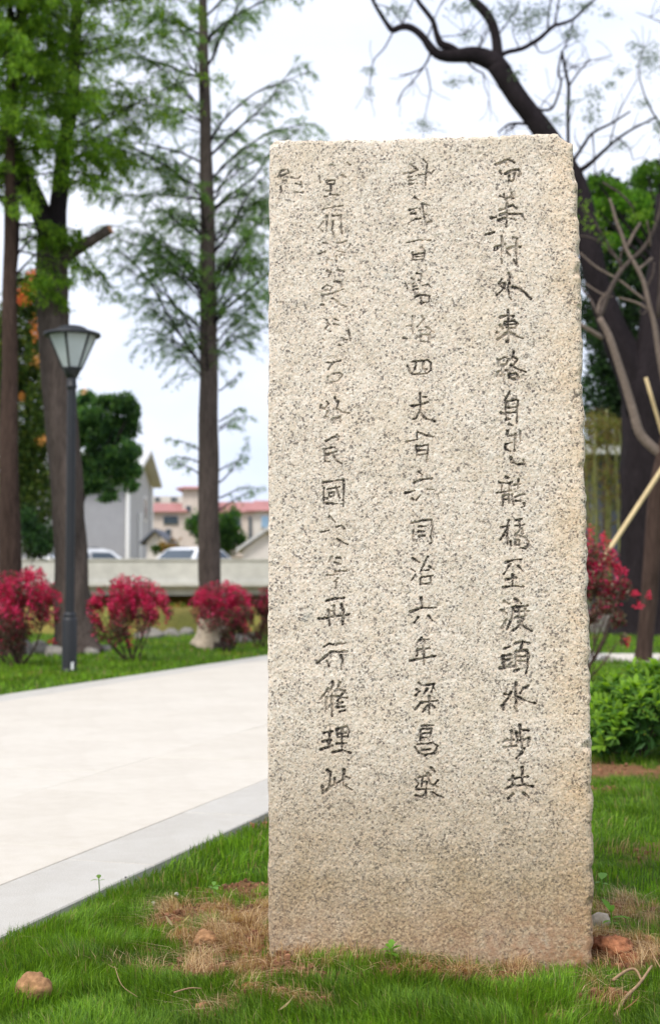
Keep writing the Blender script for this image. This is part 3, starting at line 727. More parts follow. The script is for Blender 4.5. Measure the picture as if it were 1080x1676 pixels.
# ------------------------------------------------------------------ tall feathery conifer in the middle
def middle_conifer():
    d = 19.2; b = P(347, 1062, d)
    root = thing('conifer_tree', (b[0], b[1], 0), 'tall straight feathery conifer with a slim trunk and pale foot behind the crimson bushes', 'tree')
    off = np.array([b[0], b[1], 0])
    tr = [(349, 1064, 56), (347, 1040, 46), (345, 1000, 40), (343, 940, 36), (343, 870, 34), (343, 800, 34), (342, 730, 33), (342, 650, 31), (342, 560, 29), (341, 470, 26), (340, 380, 24), (338, 300, 22), (336, 200, 19), (334, 100, 17), (332, 0, 14), (330, -120, 11), (328, -260, 7)]
    pts, rad = px_line(tr, d)
    MB().tube(pts, rad, 18, rough=.16, seed=3).build('trunk', M_bark, root, True, off)
    MB().tube(*px_line([(340, 1064, 60), (345, 1050, 54), (347, 1030, 47), (346, 1012, 43)], d - .01), 18, rough=.2, seed=8).build('mud_coat', M_rockpale, root, True, off)
    leafs = []
    spec = []   # traced main boughs: start y, side az, elevation, length
    for py, az, el, L, r0 in ((612, 175, 52, 2.3, .022), (596, 185, 55, 2.0, .020), (560, 160, 60, 1.8, .018), (540, 5, 52, 1.9, .024), (520, 20, 58, 1.6, .018), (500, 200, 50, 1.9, .02),
                              (455, 170, 38, 1.7, .018), (424, -10, 50, 1.7, .022), (350, 8, 42, 1.9, .022), (345, 30, 55, 1.6, .018), (312, 182, 34, 1.9, .02), (300, 0, 50, 1.8, .02), (262, 15, 56, 1.9, .022),
                              (240, -12, 60, 1.8, .02), (270, 178, 30, 1.7, .018), (330, 190, 20, 1.4, .016), (115, 5, 48, 1.7, .022), (130, 175, 25, 1.5, .02), (70, -8, 55, 1.6, .02), (60, 172, 35, 1.4, .018), (30, 10, 50, 1.6, .018)):
        spec.append((py, R(az + random.uniform(-12, 12)), R(el), L, r0))
    for k in range(44):
        py = random.uniform(-200, 560); spec.append((py, random.uniform(0, 6.28), R(random.uniform(30, 58)), random.uniform(1.0, 1.8), .014))
    for k in range(16):
        spec.append((random.uniform(400, 640), random.uniform(0, 6.28), R(random.uniform(38, 60)), random.uniform(1.2, 2.0), .014))
    for py, az, el, L, r0 in spec:
        st = P(342 - (600 - py) * .015, py, d); mb = MB()
        bough(st, az, el, L, r0, mb, leafs, twigs=20, droop=.40, leaf_per=48, spread=.6, start_at=.08)
        mb.build('branch', M_barkdark, root, False, off)
    # small shoots low on the trunk
    for py, az, L in ((700, 0, .5), (705, 20, .45), (770, 0, .45), (780, 175, .5), (815, -5, .6), (790, 10, .7), (740, 170, .5), (640, 10, .4), (835, 5, .6), (760, 185, .45), (690, 350, .4)):
        st = P(345 + (14 if abs(az) < 90 or az > 300 else -14), py, d); mb = MB()
        bough(st, R(az), R(35), L, .012, mb, leafs, twigs=8, droop=.4, leaf_per=16, spread=.5)
        mb.build('branch', M_barkdark, root, False, off)
    f = MB(); feather(f, leafs, .052, .011, [(.12, .24, .06), (.15, .29, .06), (.20, .34, .065), (.09, .19, .055)], .018, .7)
    f.build('crown', M_leaf, root, False, off)
middle_conifer()

# ------------------------------------------------------------------ forked tree by the lamp
def forked_tree():
    d = 18.2; b = P(126, 1068, d)
    root = thing('forked_tree', (b[0], b[1], 0), 'dark forked tree with a sawn-off side limb rising behind the post lamp', 'tree'); off = np.array([b[0], b[1], 0])
    pts, rad = px_line([(128, 1073, 92), (125, 1055, 76), (122, 1020, 64), (120, 980, 58), (117, 920, 54), (113, 850, 53), (109, 780, 54), (103, 700, 53), (97, 630, 52), (90, 560, 52), (86, 500, 51), (85, 450, 50), (87, 415, 52), (86, 390, 50)], d)
    MB().tube(pts, rad, 22, rough=.2, seed=4).build('trunk', M_bark, root, True, off)
    for line in ([(90, 412, 46), (92, 380, 34), (95, 340, 27), (101, 290, 26), (108, 240, 25), (116, 180, 25), (121, 120, 22), (124, 60, 19), (126, -10, 17), (128, -120, 12)],
                 [(84, 400, 40), (72, 362, 32), (58, 325, 30), (42, 292, 30), (26, 262, 29), (14, 225, 29), (18, 170, 26), (28, 100, 22), (36, 20, 18), (40, -80, 12)]):
        p, r_ = px_line(line, d, .3); MB().tube(p, r_, 16, rough=.16, seed=6).build('limb', M_barkdark, root, True, off)
    p, r_ = px_line([(88, 440, 26), (108, 419, 22), (130, 405, 20), (155, 391, 17), (181, 375, 17)], d, -.3); l = MB().tube(p, r_, 12, rough=.18).build('sawn_limb', M_bark, root, True, off)
    e = p[-1]; t = p[-1] - p[-2]; t /= np.linalg.norm(t)
    MB().tube([e + t * .001, e + t * .006], [r_[-1] * .9, r_[-1] * .84], 12).build('cut_end', M_cutwood, l, False, off)
    leafs = []
    sts = []
    for k in range(22): 
        py = random.uniform(-140, 330); sts.append((P(124 - (py) * .08, py, d), random.uniform(-1.2, 1.6) if random.random() < .7 else random.uniform(0, 6.28), 1.7))
    for k in range(26):
        py = random.uniform(-140, 260); sts.append((P(30, py, d), random.uniform(0, 6.28), 1.7))
    sts += [(P(108, 250, d), R(5), 2.6), (P(112, 215, d), R(-20), 2.2), (P(60, 300, d), R(195), 1.2), (P(95, 60, d), R(-90), 1.7), (P(110, 130, d), R(-70), 1.5), (P(40, 180, d), R(-80), 1.6), (P(20, 90, d), R(-60), 1.8), (P(60, 40, d), R(-100), 1.6)]
    for st, az, L in sts:
        mb = MB(); bough(st, az, R(random.uniform(5, 38)), L * random.uniform(.65, 1.1), .016, mb, leafs, twigs=17, droop=.42, leaf_per=46, spread=.6, start_at=.1)
        mb.build('branch', M_barkdark, root, False, off)
    f = MB(); feather(f, leafs, .066, .016, [(.14, .27, .02), (.19, .34, .025), (.25, .40, .03), (.10, .20, .022)], .03, .8)
    f.build('crown', M_leaf, root, False, off)
forked_tree()

def left_conifer():
    d = 17.6; b = P(14, 1075, d)
    root = thing('conifer_tree', (b[0], b[1], 0), 'slim reddish-barked conifer at the far left, behind the leftmost crimson bush', 'tree'); off = np.array([b[0], b[1], 0])
    p, r_ = px_line([(16, 1078, 60), (17, 1050, 48), (17, 960, 40), (16, 880, 37), (15, 800, 33), (15, 700, 29), (16, 600, 26), (17, 500, 24), (18, 400, 21), (17, 320, 18), (18, 220, 15), (18, 100, 12), (17, -60, 9)], d, 0)
    MB().tube(p, r_, 16, rough=.18, seed=9).build('trunk', M_barkred, root, True, off)
    leafs = []
    for k in range(84):
        py = random.uniform(-160, 330) if k < 60 else random.uniform(330, 470)
        if k >= 66: py = random.uniform(-60, 280)
        az = random.uniform(0, 6.28); mb = MB()
        if 60 <= k < 66: az = random.choice((R(190), R(5), R(30)))
        if k >= 66: az = R(-90 + random.uniform(-50, 50))
        bough(P(17, py, d), az, R(random.uniform(0, 35)), random.uniform(.7, 1.6), .013, mb, leafs, twigs=14, droop=.55, leaf_per=46, spread=.55, start_at=.1)
        mb.build('branch', M_barkdark, root, False, off)
    for line in ([(22, 430, 5), (34, 410, 4), (48, 395, 3), (62, 386, 2)], [(22, 455, 5), (36, 440, 4), (50, 425, 2.5), (62, 412, 1.5)], [(12, 345, 6), (5, 330, 5), (-5, 318, 4)], [(24, 470, 4), (30, 400, 5), (30, 330, 5), (28, 300, 4)]):
        p, r_ = px_line(line, d); MB().tube(p, r_, 5).build('branch', M_barkdark, root, False, off)
    f = MB(); feather(f, leafs, .070, .018, [(.13, .26, .018), (.17, .32, .02), (.22, .37, .025), (.08, .17, .02)], .03, .8)
    f.build('crown', M_leaf, root, False, off)
left_conifer()

# ------------------------------------------------------------------ arching tree behind the stele
def arching_tree():
    d = 24.0; b = P(1050, 1040, d)
    root = thing('arching_tree', (b[0], b[1], 0), 'old dark tree with a crooked arching limb, rising behind the stele', 'tree'); off = np.array([b[0], b[1], 0])
    p, r_ = px_line([(1052, 1044, 110), (1050, 1020, 92), (1050, 960, 80), (1052, 880, 76), (1055, 800, 76), (1058, 720, 80), (1062, 650, 86), (1068, 605, 80), (1074, 560, 60), (1080, 500, 54), (1086, 420, 46), (1092, 320, 38)], d)
    MB().tube(p, r_, 24, rough=.22, seed=12).build('trunk', M_barkdark, root, True, off)
    def limb(line, sides=12, dd=0, nm='limb'):
        p, r_ = px_line(line, d, dd); MB().tube(p, r_, sides, rough=.14 if sides > 8 else .05, seed=int(line[0][0])).build(nm, M_barkdark, root, True, off)
    limb([(1058, 680, 70), (1040, 620, 62), (1015, 570, 54), (995, 520, 47), (978, 465, 42), (965, 410, 40), (954, 350, 39), (940, 300, 38), (915, 255, 37), (888, 215, 36), (868, 188, 34), (845, 158, 34), (826, 128, 34), (812, 106, 34)], 18)
    limb([(826, 120, 30), (808, 102, 32), (780, 90, 28), (755, 90, 24), (733, 92, 20), (715, 88, 17), (703, 76, 15), (693, 62, 13), (680, 50, 12), (667, 44, 12), (654, 45, 11), (642, 49, 11), (632, 38, 8), (622, 22, 7), (611, 2, 6), (604, -20, 5)])
    limb([(760, 93, 14), (738, 78, 14), (722, 72, 13), (714, 55, 10), (709, 36, 9), (698, 20, 9), (684, 2, 8), (676, -20, 7)])
    limb([(815, 112, 22), (814, 92, 19), (813, 71, 17), (809, 50, 16), (802, 32, 16), (790, 16, 16), (776, 2, 15), (764, -20, 14)])
    limb([(814, 96, 10), (828, 86, 8), (853, 80, 8), (870, 71, 8), (884, 62, 8), (897, 50, 7), (907, 42, 7), (922, 38, 6), (938, 31, 5), (954, 16, 5), (969, 2, 4), (985, -12, 3)])
    T = [[(907, 42, 4), (911, 20, 3), (915, -5, 3)], [(896, 50, 4), (897, 25, 3), (902, -5, 3)], [(871, 178, 9), (885, 180, 5), (902, 178, 5), (912, 158, 4), (918, 133, 4), (913, 118, 4), (919, 84, 3)],
         [(930, 260, 6), (929, 211, 6), (929, 180, 6), (930, 142, 6), (924, 112, 5), (919, 84, 5)], [(930, 142, 4), (945, 120, 3), (964, 98, 3)], [(860, 203, 5), (846, 202, 5), (831, 204, 4), (815, 217, 3)], [(847, 202, 4), (838, 208, 3), (826, 218, 2)],
         [(704, 84, 4), (700, 98, 4), (690, 112, 3), (672, 120, 2.5), (653, 124, 2)], [(692, 112, 3), (676, 132, 2.5), (658, 151, 2.5), (649, 173, 1.5)], [(697, 110, 2.5), (704, 145, 2), (698, 175, 1.5), (694, 205, 1.2)], [(642, 54, 3), (628, 80, 2.5), (610, 102, 2), (604, 151, 1.5)],
         [(935, 268, 7), (950, 245, 6), (969, 218, 5), (1000, 202, 4), (1031, 182, 3)], [(948, 280, 10), (965, 268, 8), (991, 244, 6), (1012, 226, 5), (1035, 211, 4), (1075, 191, 3)], [(969, 218, 3), (972, 260, 2), (974, 290, 2)], [(1012, 226, 2.5), (1030, 245, 2), (1035, 262, 1.5)],
         [(996, 240, 3), (1010, 190, 2), (1036, 140, 1.5)], [(780, 85, 3), (790, 60, 2), (800, 40, 2)], [(700, 60, 3), (715, 20, 2), (728, -5, 2)], [(655, 44, 3), (668, 20, 2), (676, 0, 2)], [(660, 42, 2), (640, 15, 2), (612, 6, 1.5)], [(722, 60, 2), (760, 55, 1.5), (790, 30, 1.2)],
         [(813, 60, 3), (835, 30, 2), (850, 2, 2)], [(875, 68, 3), (882, 85, 2), (900, 84, 2), (925, 68, 1.5), (950, 55, 1.2)], [(870, 70, 2), (860, 40, 1.5), (862, 15, 1.2)], [(850, 80, 2), (838, 50, 1.5), (845, 20, 1.2)], [(760, 97, 4), (775, 112, 3), (790, 120, 3)], [(925, 108, 2), (948, 112, 1.5), (968, 106, 1)],
         [(920, 130, 2), (940, 108, 1.5), (1000, 90, 1)], [(1040, 20, 1), (1062, 28, 1.5), (1085, 38, 2)], [(882, 178, 2), (895, 160, 1.5), (905, 150, 1)], [(790, 118, 2), (792, 140, 1.5), (800, 160, 1)], [(938, 31, 2), (930, 60, 2), (922, 80, 2)], [(770, 90, 3), (790, 70, 2), (802, 42, 2)], [(1086, 215, 4), (1060, 170, 3), (1045, 120, 2), (1052, 80, 1.5)]]
    tips = []
    for t in T:
        limb([(a, b_, c * 1.05) for a, b_, c in t], 5, random.uniform(-.5, .5), 'twig')
        tips.append(t[-1]); tips.append(t[len(t) // 2])
    for t in list(T):
        for q in range(3):
            i = random.randint(1, len(t) - 1); x, y, w0 = t[i]; a = random.uniform(-2.6, -.4) if y < 120 or x > 850 else random.uniform(.6, 2.4); L = []
            for k in range(5):
                L.append((x, y, max(.9, w0 * .5 * (1 - k / 5)))); a += random.uniform(-.5, .5); x += math.cos(a) * random.uniform(6, 13); y += math.sin(a) * random.uniform(6, 13)
            limb(L, 4, random.uniform(-.5, .5), 'twig')
    f = MB()
    cl = [(693, 205, 16, 12), (743, 133, 14, 10), (769, 130, 9, 8), (766, 58, 14, 12), (843, 122, 12, 14), (936, 54, 16, 14), (994, 22, 12, 8), (968, 190, 14, 22), (973, 155, 14, 14), (998, 138, 10, 10), (1017, 118, 12, 9), (1062, 95, 22, 26), (1053, 168, 14, 9), (1012, 238, 16, 10), (912, 198, 16, 12), (935, 167, 10, 8), (1038, 75, 12, 8), (604, 115, 10, 12), (604, 150, 8, 10), (830, 20, 25, 18), (860, 40, 18, 18), (650, 18, 20, 16), (880, 20, 22, 16), (1076, 210, 10, 20), (950, 10, 20, 12), (755, 12, 25, 12)]
    P_, D_ = [], []
    for (x, y, rx, ry) in cl:
        n = int(rx * ry * .6)
        for _ in range(n):
            P_.append(P(random.gauss(x, rx * .6), random.gauss(y, ry * .5), d + random.gauss(0, .25))); D_.append((random.gauss(0, 1), random.gauss(0, 1), random.gauss(-.3, .6)))
    N = len(P_); cc = np.array([(.10, .16, .11), (.07, .12, .075), (.13, .18, .12)])[rng.integers(0, 3, N)] * rng.uniform(.7, 1.25, (N, 1))
    f.leaves(np.array(P_), np.array(D_), .065, .022, cc); f.build('crown', M_leaf, root, False, off)
arching_tree()

# ------------------------------------------------------------------ broadleaf masses
def blobtree(name, label, base, trunk, crowns, d, n, L, cols, density=1, flowers=None, bark=M_barkdark, holes=.44, cat='tree', group=None, seed=0):
    b = P(base[0], base[1], d); root = thing(name, (b[0], b[1], b[2]), label, cat, group); off = np.array([b[0], b[1], b[2]])
    if trunk:
        p, r_ = px_line(trunk, d); MB().tube(p, r_, 10, rough=.15).build('trunk', bark, root, True, off)
        top = p[-1]
        for k, (x, y, rx, ry) in enumerate(crowns[:7]):
            e = P(x, y, d + random.uniform(-.4, .4)); m = (top + e) / 2 + np.array([0, 0, -.12]); MB().tube(curve([top - np.array([0, 0, .1]), m, e], 3), np.linspace(r_[-1] * .8, .015, 7), 6).build('limb', bark, root, False, off)
    tot = sum(rx * ry for _, _, rx, ry in crowns); f = MB(); s = mpp(d)
    cols = np.asarray(cols, float)
    PP, CCc, DD = [], [], []
    for (x, y, rx, ry) in crowns:
        k = int(n * rx * ry / tot); c0 = P(x, y, d + random.uniform(-.3, .3))
        v = rng.normal(size=(k * 2, 3)); v /= np.linalg.norm(v, axis=1)[:, None]; v *= ((rng.random(k * 2) ** .33) * np.where(rng.random(k * 2) < .22, rng.uniform(1, 1.3, k * 2), 1))[:, None]
        q = c0 + v * np.array([rx * s, min(rx, ry) * s, ry * s])
        keep = (vnoise(q[:, 0] / (L * 3.0) + 3 + seed, q[:, 2] / (L * 3.0) + q[:, 1] / (L * 5), 95) > holes)
        q = q[keep][:k]; v = v[keep][:k]
        PP.append(q); DD.append(v * .7 + rng.normal(size=q.shape) * .6 + np.array([0, 0, -.1]))
    q = np.vstack(PP); D_ = np.vstack(DD); N = len(q)
    tone = .6 + .8 * vnoise(q[:, 0] / (L * 6), q[:, 2] / (L * 6) + q[:, 1] / (L * 6), 96 + seed)
    c = cols[rng.integers(0, len(cols), N)] * tone[:, None] * rng.uniform(.8, 1.2, (N, 1))
    f.leaves(q, D_, L * rng.uniform(.7, 1.3, N), L * .55 * rng.uniform(.7, 1.2, N), c)
    f.build('crown', M_leaf, root, False, off)
    if flowers:
        g = MB()
        for (x, y, rx, ry, k, col) in flowers:
            q = np.array([P(random.gauss(x, rx * .5), random.gauss(y, ry * .5), d - .8 + random.gauss(0, .3)) for _ in range(k)])
            g.leaves(q, rng.normal(size=(k, 3)), L * .8, L * .6, np.array(col) * rng.uniform(.75, 1.2, (k, 1)))
        g.build('blossom', M_flower, root, False, off)
    return root
DG = [(.03, .075, .03), (.04, .10, .035), (.06, .14, .04), (.025, .055, .025)]
blobtree('blossom_tree', 'leafy tree with orange blossom showing between the two left trunks', (50, 905), [(50, 905, 18), (48, 820, 15), (46, 760, 12)],
         [(40, 560, 48, 90), (70, 620, 46, 60), (30, 700, 52, 80), (75, 740, 44, 60), (20, 800, 40, 70), (64, 820, 36, 40), (50, 480, 34, 40), (0, 620, 40, 100), (62, 885, 28, 26), (38, 870, 28, 28)], 32, 32000, .10,
         [(.07, .13, .03), (.11, .18, .035), (.15, .19, .035), (.04, .08, .03)], flowers=[(45, 470, 14, 14, 90, (.75, .16, .06)), (38, 490, 14, 8, 60, (.75, .14, .05)), (55, 450, 8, 8, 40, (.8, .18, .10)), (58, 540, 6, 16, 50, (.6, .2, .05)), (72, 720, 8, 10, 30, (.55, .25, .06)), (62, 590, 8, 10, 30, (.5, .24, .06)), (35, 650, 7, 6, 25, (.5, .2, .05)), (138, 640, 6, 3, 14, (.8, .5, .3))], seed=2, holes=.22)
blobtree('broadleaf_tree', 'rounded dark green broadleaf tree in front of the grey house', (150, 915), [(122, 915, 14), (126, 850, 12), (140, 800, 10)],
         [(150, 690, 30, 26), (175, 668, 24, 20), (200, 660, 20, 17), (216, 672, 13, 16), (210, 700, 18, 18), (185, 705, 26, 20), (150, 725, 34, 22), (195, 735, 26, 18), (220, 738, 12, 12), (170, 760, 36, 20), (208, 768, 20, 18), (224, 770, 8, 10), (150, 790, 30, 16), (190, 796, 20, 12), (214, 795, 12, 8), (130, 650, 22, 14), (128, 760, 24, 30), (178, 815, 14, 6), (120, 700, 20, 40)], 36, 22000, .11, [(.07, .17, .06), (.10, .23, .07), (.16, .31, .08), (.045, .11, .055)], seed=3, holes=.33)
blobtree('drooping_shrub', 'dark drooping foliage low between the two left trunks', (60, 915), [(66, 915, 6), (64, 890, 5)], [(64, 868, 30, 13), (52, 890, 24, 16), (78, 885, 18, 14), (44, 850, 16, 22)], 30, 1500, .10, DG, cat='shrub', seed=8)
# right-hand side, from far to near
blobtree('evergreen_tree', 'dense dark evergreen filling the right side behind the bare young tree', (1010, 1000), [(1020, 1000, 30), (1015, 850, 26), (1012, 640, 20)],
         [(985, 330, 36, 44), (1040, 345, 50, 50), (1075, 300, 34, 38), (990, 430, 46, 60), (1050, 450, 60, 80), (960, 520, 30, 34), (1000, 560, 40, 60), (1060, 570, 50, 80), (985, 640, 36, 50), (1040, 660, 50, 60), (1100, 420, 60, 120), (1100, 620, 60, 120), (965, 350, 20, 30)], 34, 36000, .13,
         [(.022, .05, .02), (.03, .075, .025), (.05, .12, .03), (.015, .03, .017)], holes=.20, seed=5)
blobtree('evergreen_tree', 'bright green leaf sprays of a tree overhanging the right side below the bare crooked branches', (1100, 1000), [(1100, 1000, 22), (1100, 700, 18), (1095, 450, 12)],
         [(978, 298, 16, 14), (995, 312, 26, 16), (1060, 285, 26, 18), (1075, 262, 14, 12), (1030, 330, 40, 18), (970, 335, 14, 10), (1062, 350, 26, 20), (985, 355, 14, 14), (1040, 372, 24, 14), (955, 345, 8, 12), (1000, 395, 14, 10)], 27, 5200, .085,
         [(.12, .27, .025), (.16, .34, .03), (.07, .18, .03)], holes=.34, seed=6)
# low dark planting behind the bamboo
blobtree('hedge', 'dark hedge seen through the bamboo at the right', (1000, 1012), None, [(985, 800, 70, 60), (1050, 820, 70, 90), (985, 900, 60, 70), (1060, 960, 70, 50), (960, 980, 60, 40), (1000, 720, 60, 30), (1090, 760, 60, 90)], 33.5, 12000, .13, [(.035, .035, .02), (.05, .05, .022), (.06, .04, .03), (.03, .045, .02)], holes=.2, cat='hedge', seed=9)
blobtree('hedge', 'dark green shrub mass added for the shade under the concrete bridge', (290, 990), None, [(190, 985, 60, 12), (290, 985, 60, 12), (400, 985, 60, 12), (100, 985, 60, 12), (480, 985, 60, 14), (20, 985, 60, 12)], 52, 4000, .2, [(.03, .06, .02), (.02, .04, .018), (.06, .09, .03)], holes=.1, cat='hedge', seed=10)  # dark leaf mass put in to give the shade below the deck
blobtree('garden_tree', 'bushy green tree behind the middle conifer trunk in front of the red-roofed houses', (350, 915), [(352, 915, 5), (352, 880, 4)],
         [(325, 870, 20, 28), (372, 850, 20, 22), (382, 885, 20, 24), (352, 880, 20, 24), (318, 890, 14, 18)], 66, 4200, .2, [(.03, .08, .04), (.06, .15, .03), (.08, .19, .03)], seed=11)
blobtree('autumn_shrub', 'orange-brown shrub beside the red-roofed house', (285, 915), None, [(285, 897, 22, 14), (300, 888, 10, 10)], 62, 1100, .16, [(.28, .13, .03), (.22, .16, .04), (.14, .13, .03)], cat='shrub', seed=12)
blobtree('green_shrub', 'low green shrub at the right foot of the grey house', (262, 915), None, [(255, 904, 14, 10), (270, 906, 10, 8)], 61, 600, .14, [(.05, .12, .03), (.08, .15, .03)], cat='shrub', seed=13)
blobtree('bank_shrub', 'mossy green and ochre plants on the far bank of the canal', (290, 1030), None, [(250, 1022, 50, 8), (320, 1015, 50, 10), (200, 1020, 40, 8), (400, 1015, 40, 12), (290, 1000, 18, 9)], 40, 2600, .14, [(.10, .18, .03), (.30, .22, .06), (.16, .20, .04), (.34, .20, .07)], holes=.3, cat='shrub', seed=14)

# bamboo clump on the right
def bamboo():
    d = 28; b = P(1000, 1012, d); root = thing('bamboo_clump', (b[0], b[1], b[2]), 'clump of yellow-green bamboo stems behind the hanging crimson bush', 'bamboo'); off = b
    for x0, x1, y1, w_ in ((968, 955, 690, 4), (979, 972, 680, 5), (990, 992, 690, 4), (1000, 992, 670, 6), (1012, 1022, 700, 4), (1028, 1034, 720, 4), (1036, 1012, 700, 4), (985, 1010, 740, 3), (1020, 1004, 700, 3), (960, 975, 700, 3), (948, 940, 690, 4), (1040, 1030, 760, 3)):
        dd = random.uniform(-.6, .6); p, r_ = px_line([(x0, 1012, w_ * 1.1), ((x0 * 2 + x1) / 3 + random.uniform(-2, 2), 900, w_), ((x0 + x1 * 2) / 3, 800, w_ * .9), (x1, y1, w_ * .6)], d + dd)
        MB().tube(p, r_, 6).build('culm', M_culm, root, True, off)
    f = MB(); q = []
    for x, y, rx, ry, k in ((975, 690, 18, 18, 380), (990, 715, 22, 16, 320), (965, 760, 14, 40, 300), (1000, 780, 26, 40, 420), (1020, 830, 18, 50, 260), (970, 850, 18, 50, 220), (1010, 690, 14, 10, 140)):
        q += [P(random.gauss(x, rx * .6), random.gauss(y, ry * .6), d + random.gauss(0, .5)) for _ in range(k)]
    q = np.array(q); N = len(q); c = np.array([(.20, .20, .04), (.13, .16, .035), (.26, .22, .07), (.20, .12, .07)])[rng.integers(0, 4, N)] * rng.uniform(.6, 1.2, (N, 1))
    f.leaves(q, rng.normal(size=(N, 3)) * .6 + np.array([0, 0, -.8]), .16, .028, c); f.build('foliage', M_leaf, root, False, off)
bamboo()

# ------------------------------------------------------------------ crimson bushes
def crimson_bush(base, d, lobes, n, label, stems, low=(.10, .06, .05), red=1.0, sprays=None):
    b = P(base[0], base[1], d); b[2] = 0
    root = thing('crimson_bush', b, label, 'bush', 'crimson-leaved bushes along the lawn'); off = b; s = mpp(d)
    for k in range(stems):
        lo = lobes[k % len(lobes)]; e = P(lo[0] + random.uniform(-.7, .7) * lo[2], lo[1] + random.uniform(-.5, .5) * lo[3], d + random.uniform(-.25, .25))
        m = b * .5 + e * .5 + np.array([random.uniform(-.06, .06), random.uniform(-.06, .06), -.08 + random.uniform(-.1, .05)])
        mb = MB(); c = curve([b + np.array([random.uniform(-.04, .04), random.uniform(-.04, .04), -.03]), m, e], 4); mb.tube(c, np.linspace(.013, .003, len(c)), 5)
        for q in range(5):
            i = random.randint(3, len(c) - 1); t = c[i] + np.array([random.uniform(-.18, .18), random.uniform(-.15, .15), random.uniform(.02, .22)]); mb.tube(curve([c[i], (c[i] + t) / 2 + np.array([0, 0, .02]), t], 2), np.linspace(.004, .0015, 5), 3, cap=False)
        mb.build('stem', M_barkred, root, False, off)
    tot = sum(l[2] * l[3] for l in lobes); PP = []
    zt = P(0, min(l[1] - l[3] for l in lobes), d)[2]; zb_ = P(0, max(l[1] + l[3] for l in lobes), d)[2]
    for (x, y, rx, ry) in lobes:
        k = int(1.7 * n * rx * ry / tot); v = rng.normal(size=(k * 3, 3)); v /= np.linalg.norm(v, axis=1)[:, None]; v *= (rng.random(k * 3) ** .38)[:, None]
        q = P(x, y, d) + v * np.array([rx, rx, ry]) * s
        q = q[vnoise(q[:, 0] * 11 + 4, q[:, 2] * 11 + q[:, 1] * 6, 97) > .40][:k]; PP.append(q)
    q = np.vstack(PP); N = len(q); h = (q[:, 2] - zb_) / (zt - zb_)
    tuft = vnoise(q[:, 0] * 14, q[:, 2] * 14 + q[:, 1] * 8, 98)
    pr = np.clip((h - .22) * 2.2, .10, 1) * red * (.35 + 1.0 * sstep(.34, .6, tuft)); isr = rng.random(N) < pr
    redc = np.array([(.70, .030, .14), (.54, .018, .09), (.76, .07, .21), (.38, .012, .055)])[rng.integers(0, 4, N)]
    lowc = np.array([low, (.07, .10, .04), (.17, .05, .05), (.13, .02, .035), (.16, .12, .08)])[rng.integers(0, 5, N)]
    c = np.where(isr[:, None], redc, lowc) * rng.uniform(.7, 1.25, (N, 1))
    f = MB(); f.leaves(q, rng.normal(size=(N, 3)) + np.array([0, 0, .3]), (.028 if len(lobes) else 0) * rng.uniform(.7, 1.5, N), .021 * rng.uniform(.8, 1.3, N), c)
    if sprays:
        for (x, y, rx, ry, k) in sprays:
            p_ = np.array([P(random.gauss(x, rx * .5), random.gauss(y, ry * .5), d - .1 + random.gauss(0, .06)) for _ in range(k)])
            f.leaves(p_, rng.normal(size=(k, 3)), .032, .02, np.array((.62, .03, .09)) * rng.uniform(.7, 1.2, (k, 1)))
    f.build('foliage', M_flower, root, False, off)
crimson_bush((32, 1088), 15.4, [(40, 965, 46, 34), (10, 975, 44, 42), (74, 985, 26, 34), (30, 1010, 50, 40), (82, 1005, 18, 24), (20, 1045, 34, 26), (52, 940, 24, 14), (-30, 1000, 40, 50)], 5200, 'largest crimson bush, at the left edge beside the lamp post', 12, sprays=[(84, 1050, 6, 3, 16), (100, 980, 4, 10, 20)])
crimson_bush((216, 1083), 16.3, [(215, 965, 42, 26), (190, 985, 40, 34), (240, 985, 36, 34), (262, 1000, 22, 26), (170, 1005, 26, 22), (215, 1015, 48, 30), (155, 992, 14, 14), (180, 1035, 30, 24)], 4300, 'round-topped crimson bush between the lamp post and the middle conifer', 10, low=(.15, .10, .06), sprays=[(213, 1052, 8, 8, 26)])
crimson_bush((372, 1062), 18.6, [(362, 975, 42, 26), (335, 990, 26, 28), (385, 990, 28, 34), (362, 1010, 44, 30), (395, 1020, 16, 26), (385, 1040, 22, 18)], 4000, 'crimson bush in front of the pale foot of the middle conifer', 9, low=(.08, .05, .05), red=.85, sprays=[(400, 1025, 8, 12, 30), (365, 1003, 6, 5, 16)])
crimson_bush((425, 1062), 19.8, [(425, 1000, 24, 30), (440, 990, 26, 30), (420, 1025, 22, 24)], 1800, 'dull dark crimson bush half hidden by the left edge of the stele', 6, low=(.10, .05, .05), red=.4)
crimson_bush((938, 1092), 12.6, [(945, 905, 34, 34), (985, 925, 30, 34), (1005, 950, 24, 28), (960, 960, 36, 36), (1018, 965, 16, 26), (985, 985, 26, 26), (960, 1000, 26, 24), (1010, 1015, 12, 24), (1020, 1035, 6, 22), (925, 960, 40, 60)], 3800, 'crimson bush with hanging sprays at the right edge of the stele', 10, low=(.34, .27, .20), red=.5,
             sprays=[(1040, 972, 5, 8, 26), (1045, 992, 6, 5, 20), (1061, 976, 5, 6, 18), (1027, 1050, 3, 14, 22), (1010, 930, 8, 8, 30), (988, 882, 8, 8, 30), (965, 870, 6, 8, 20)])

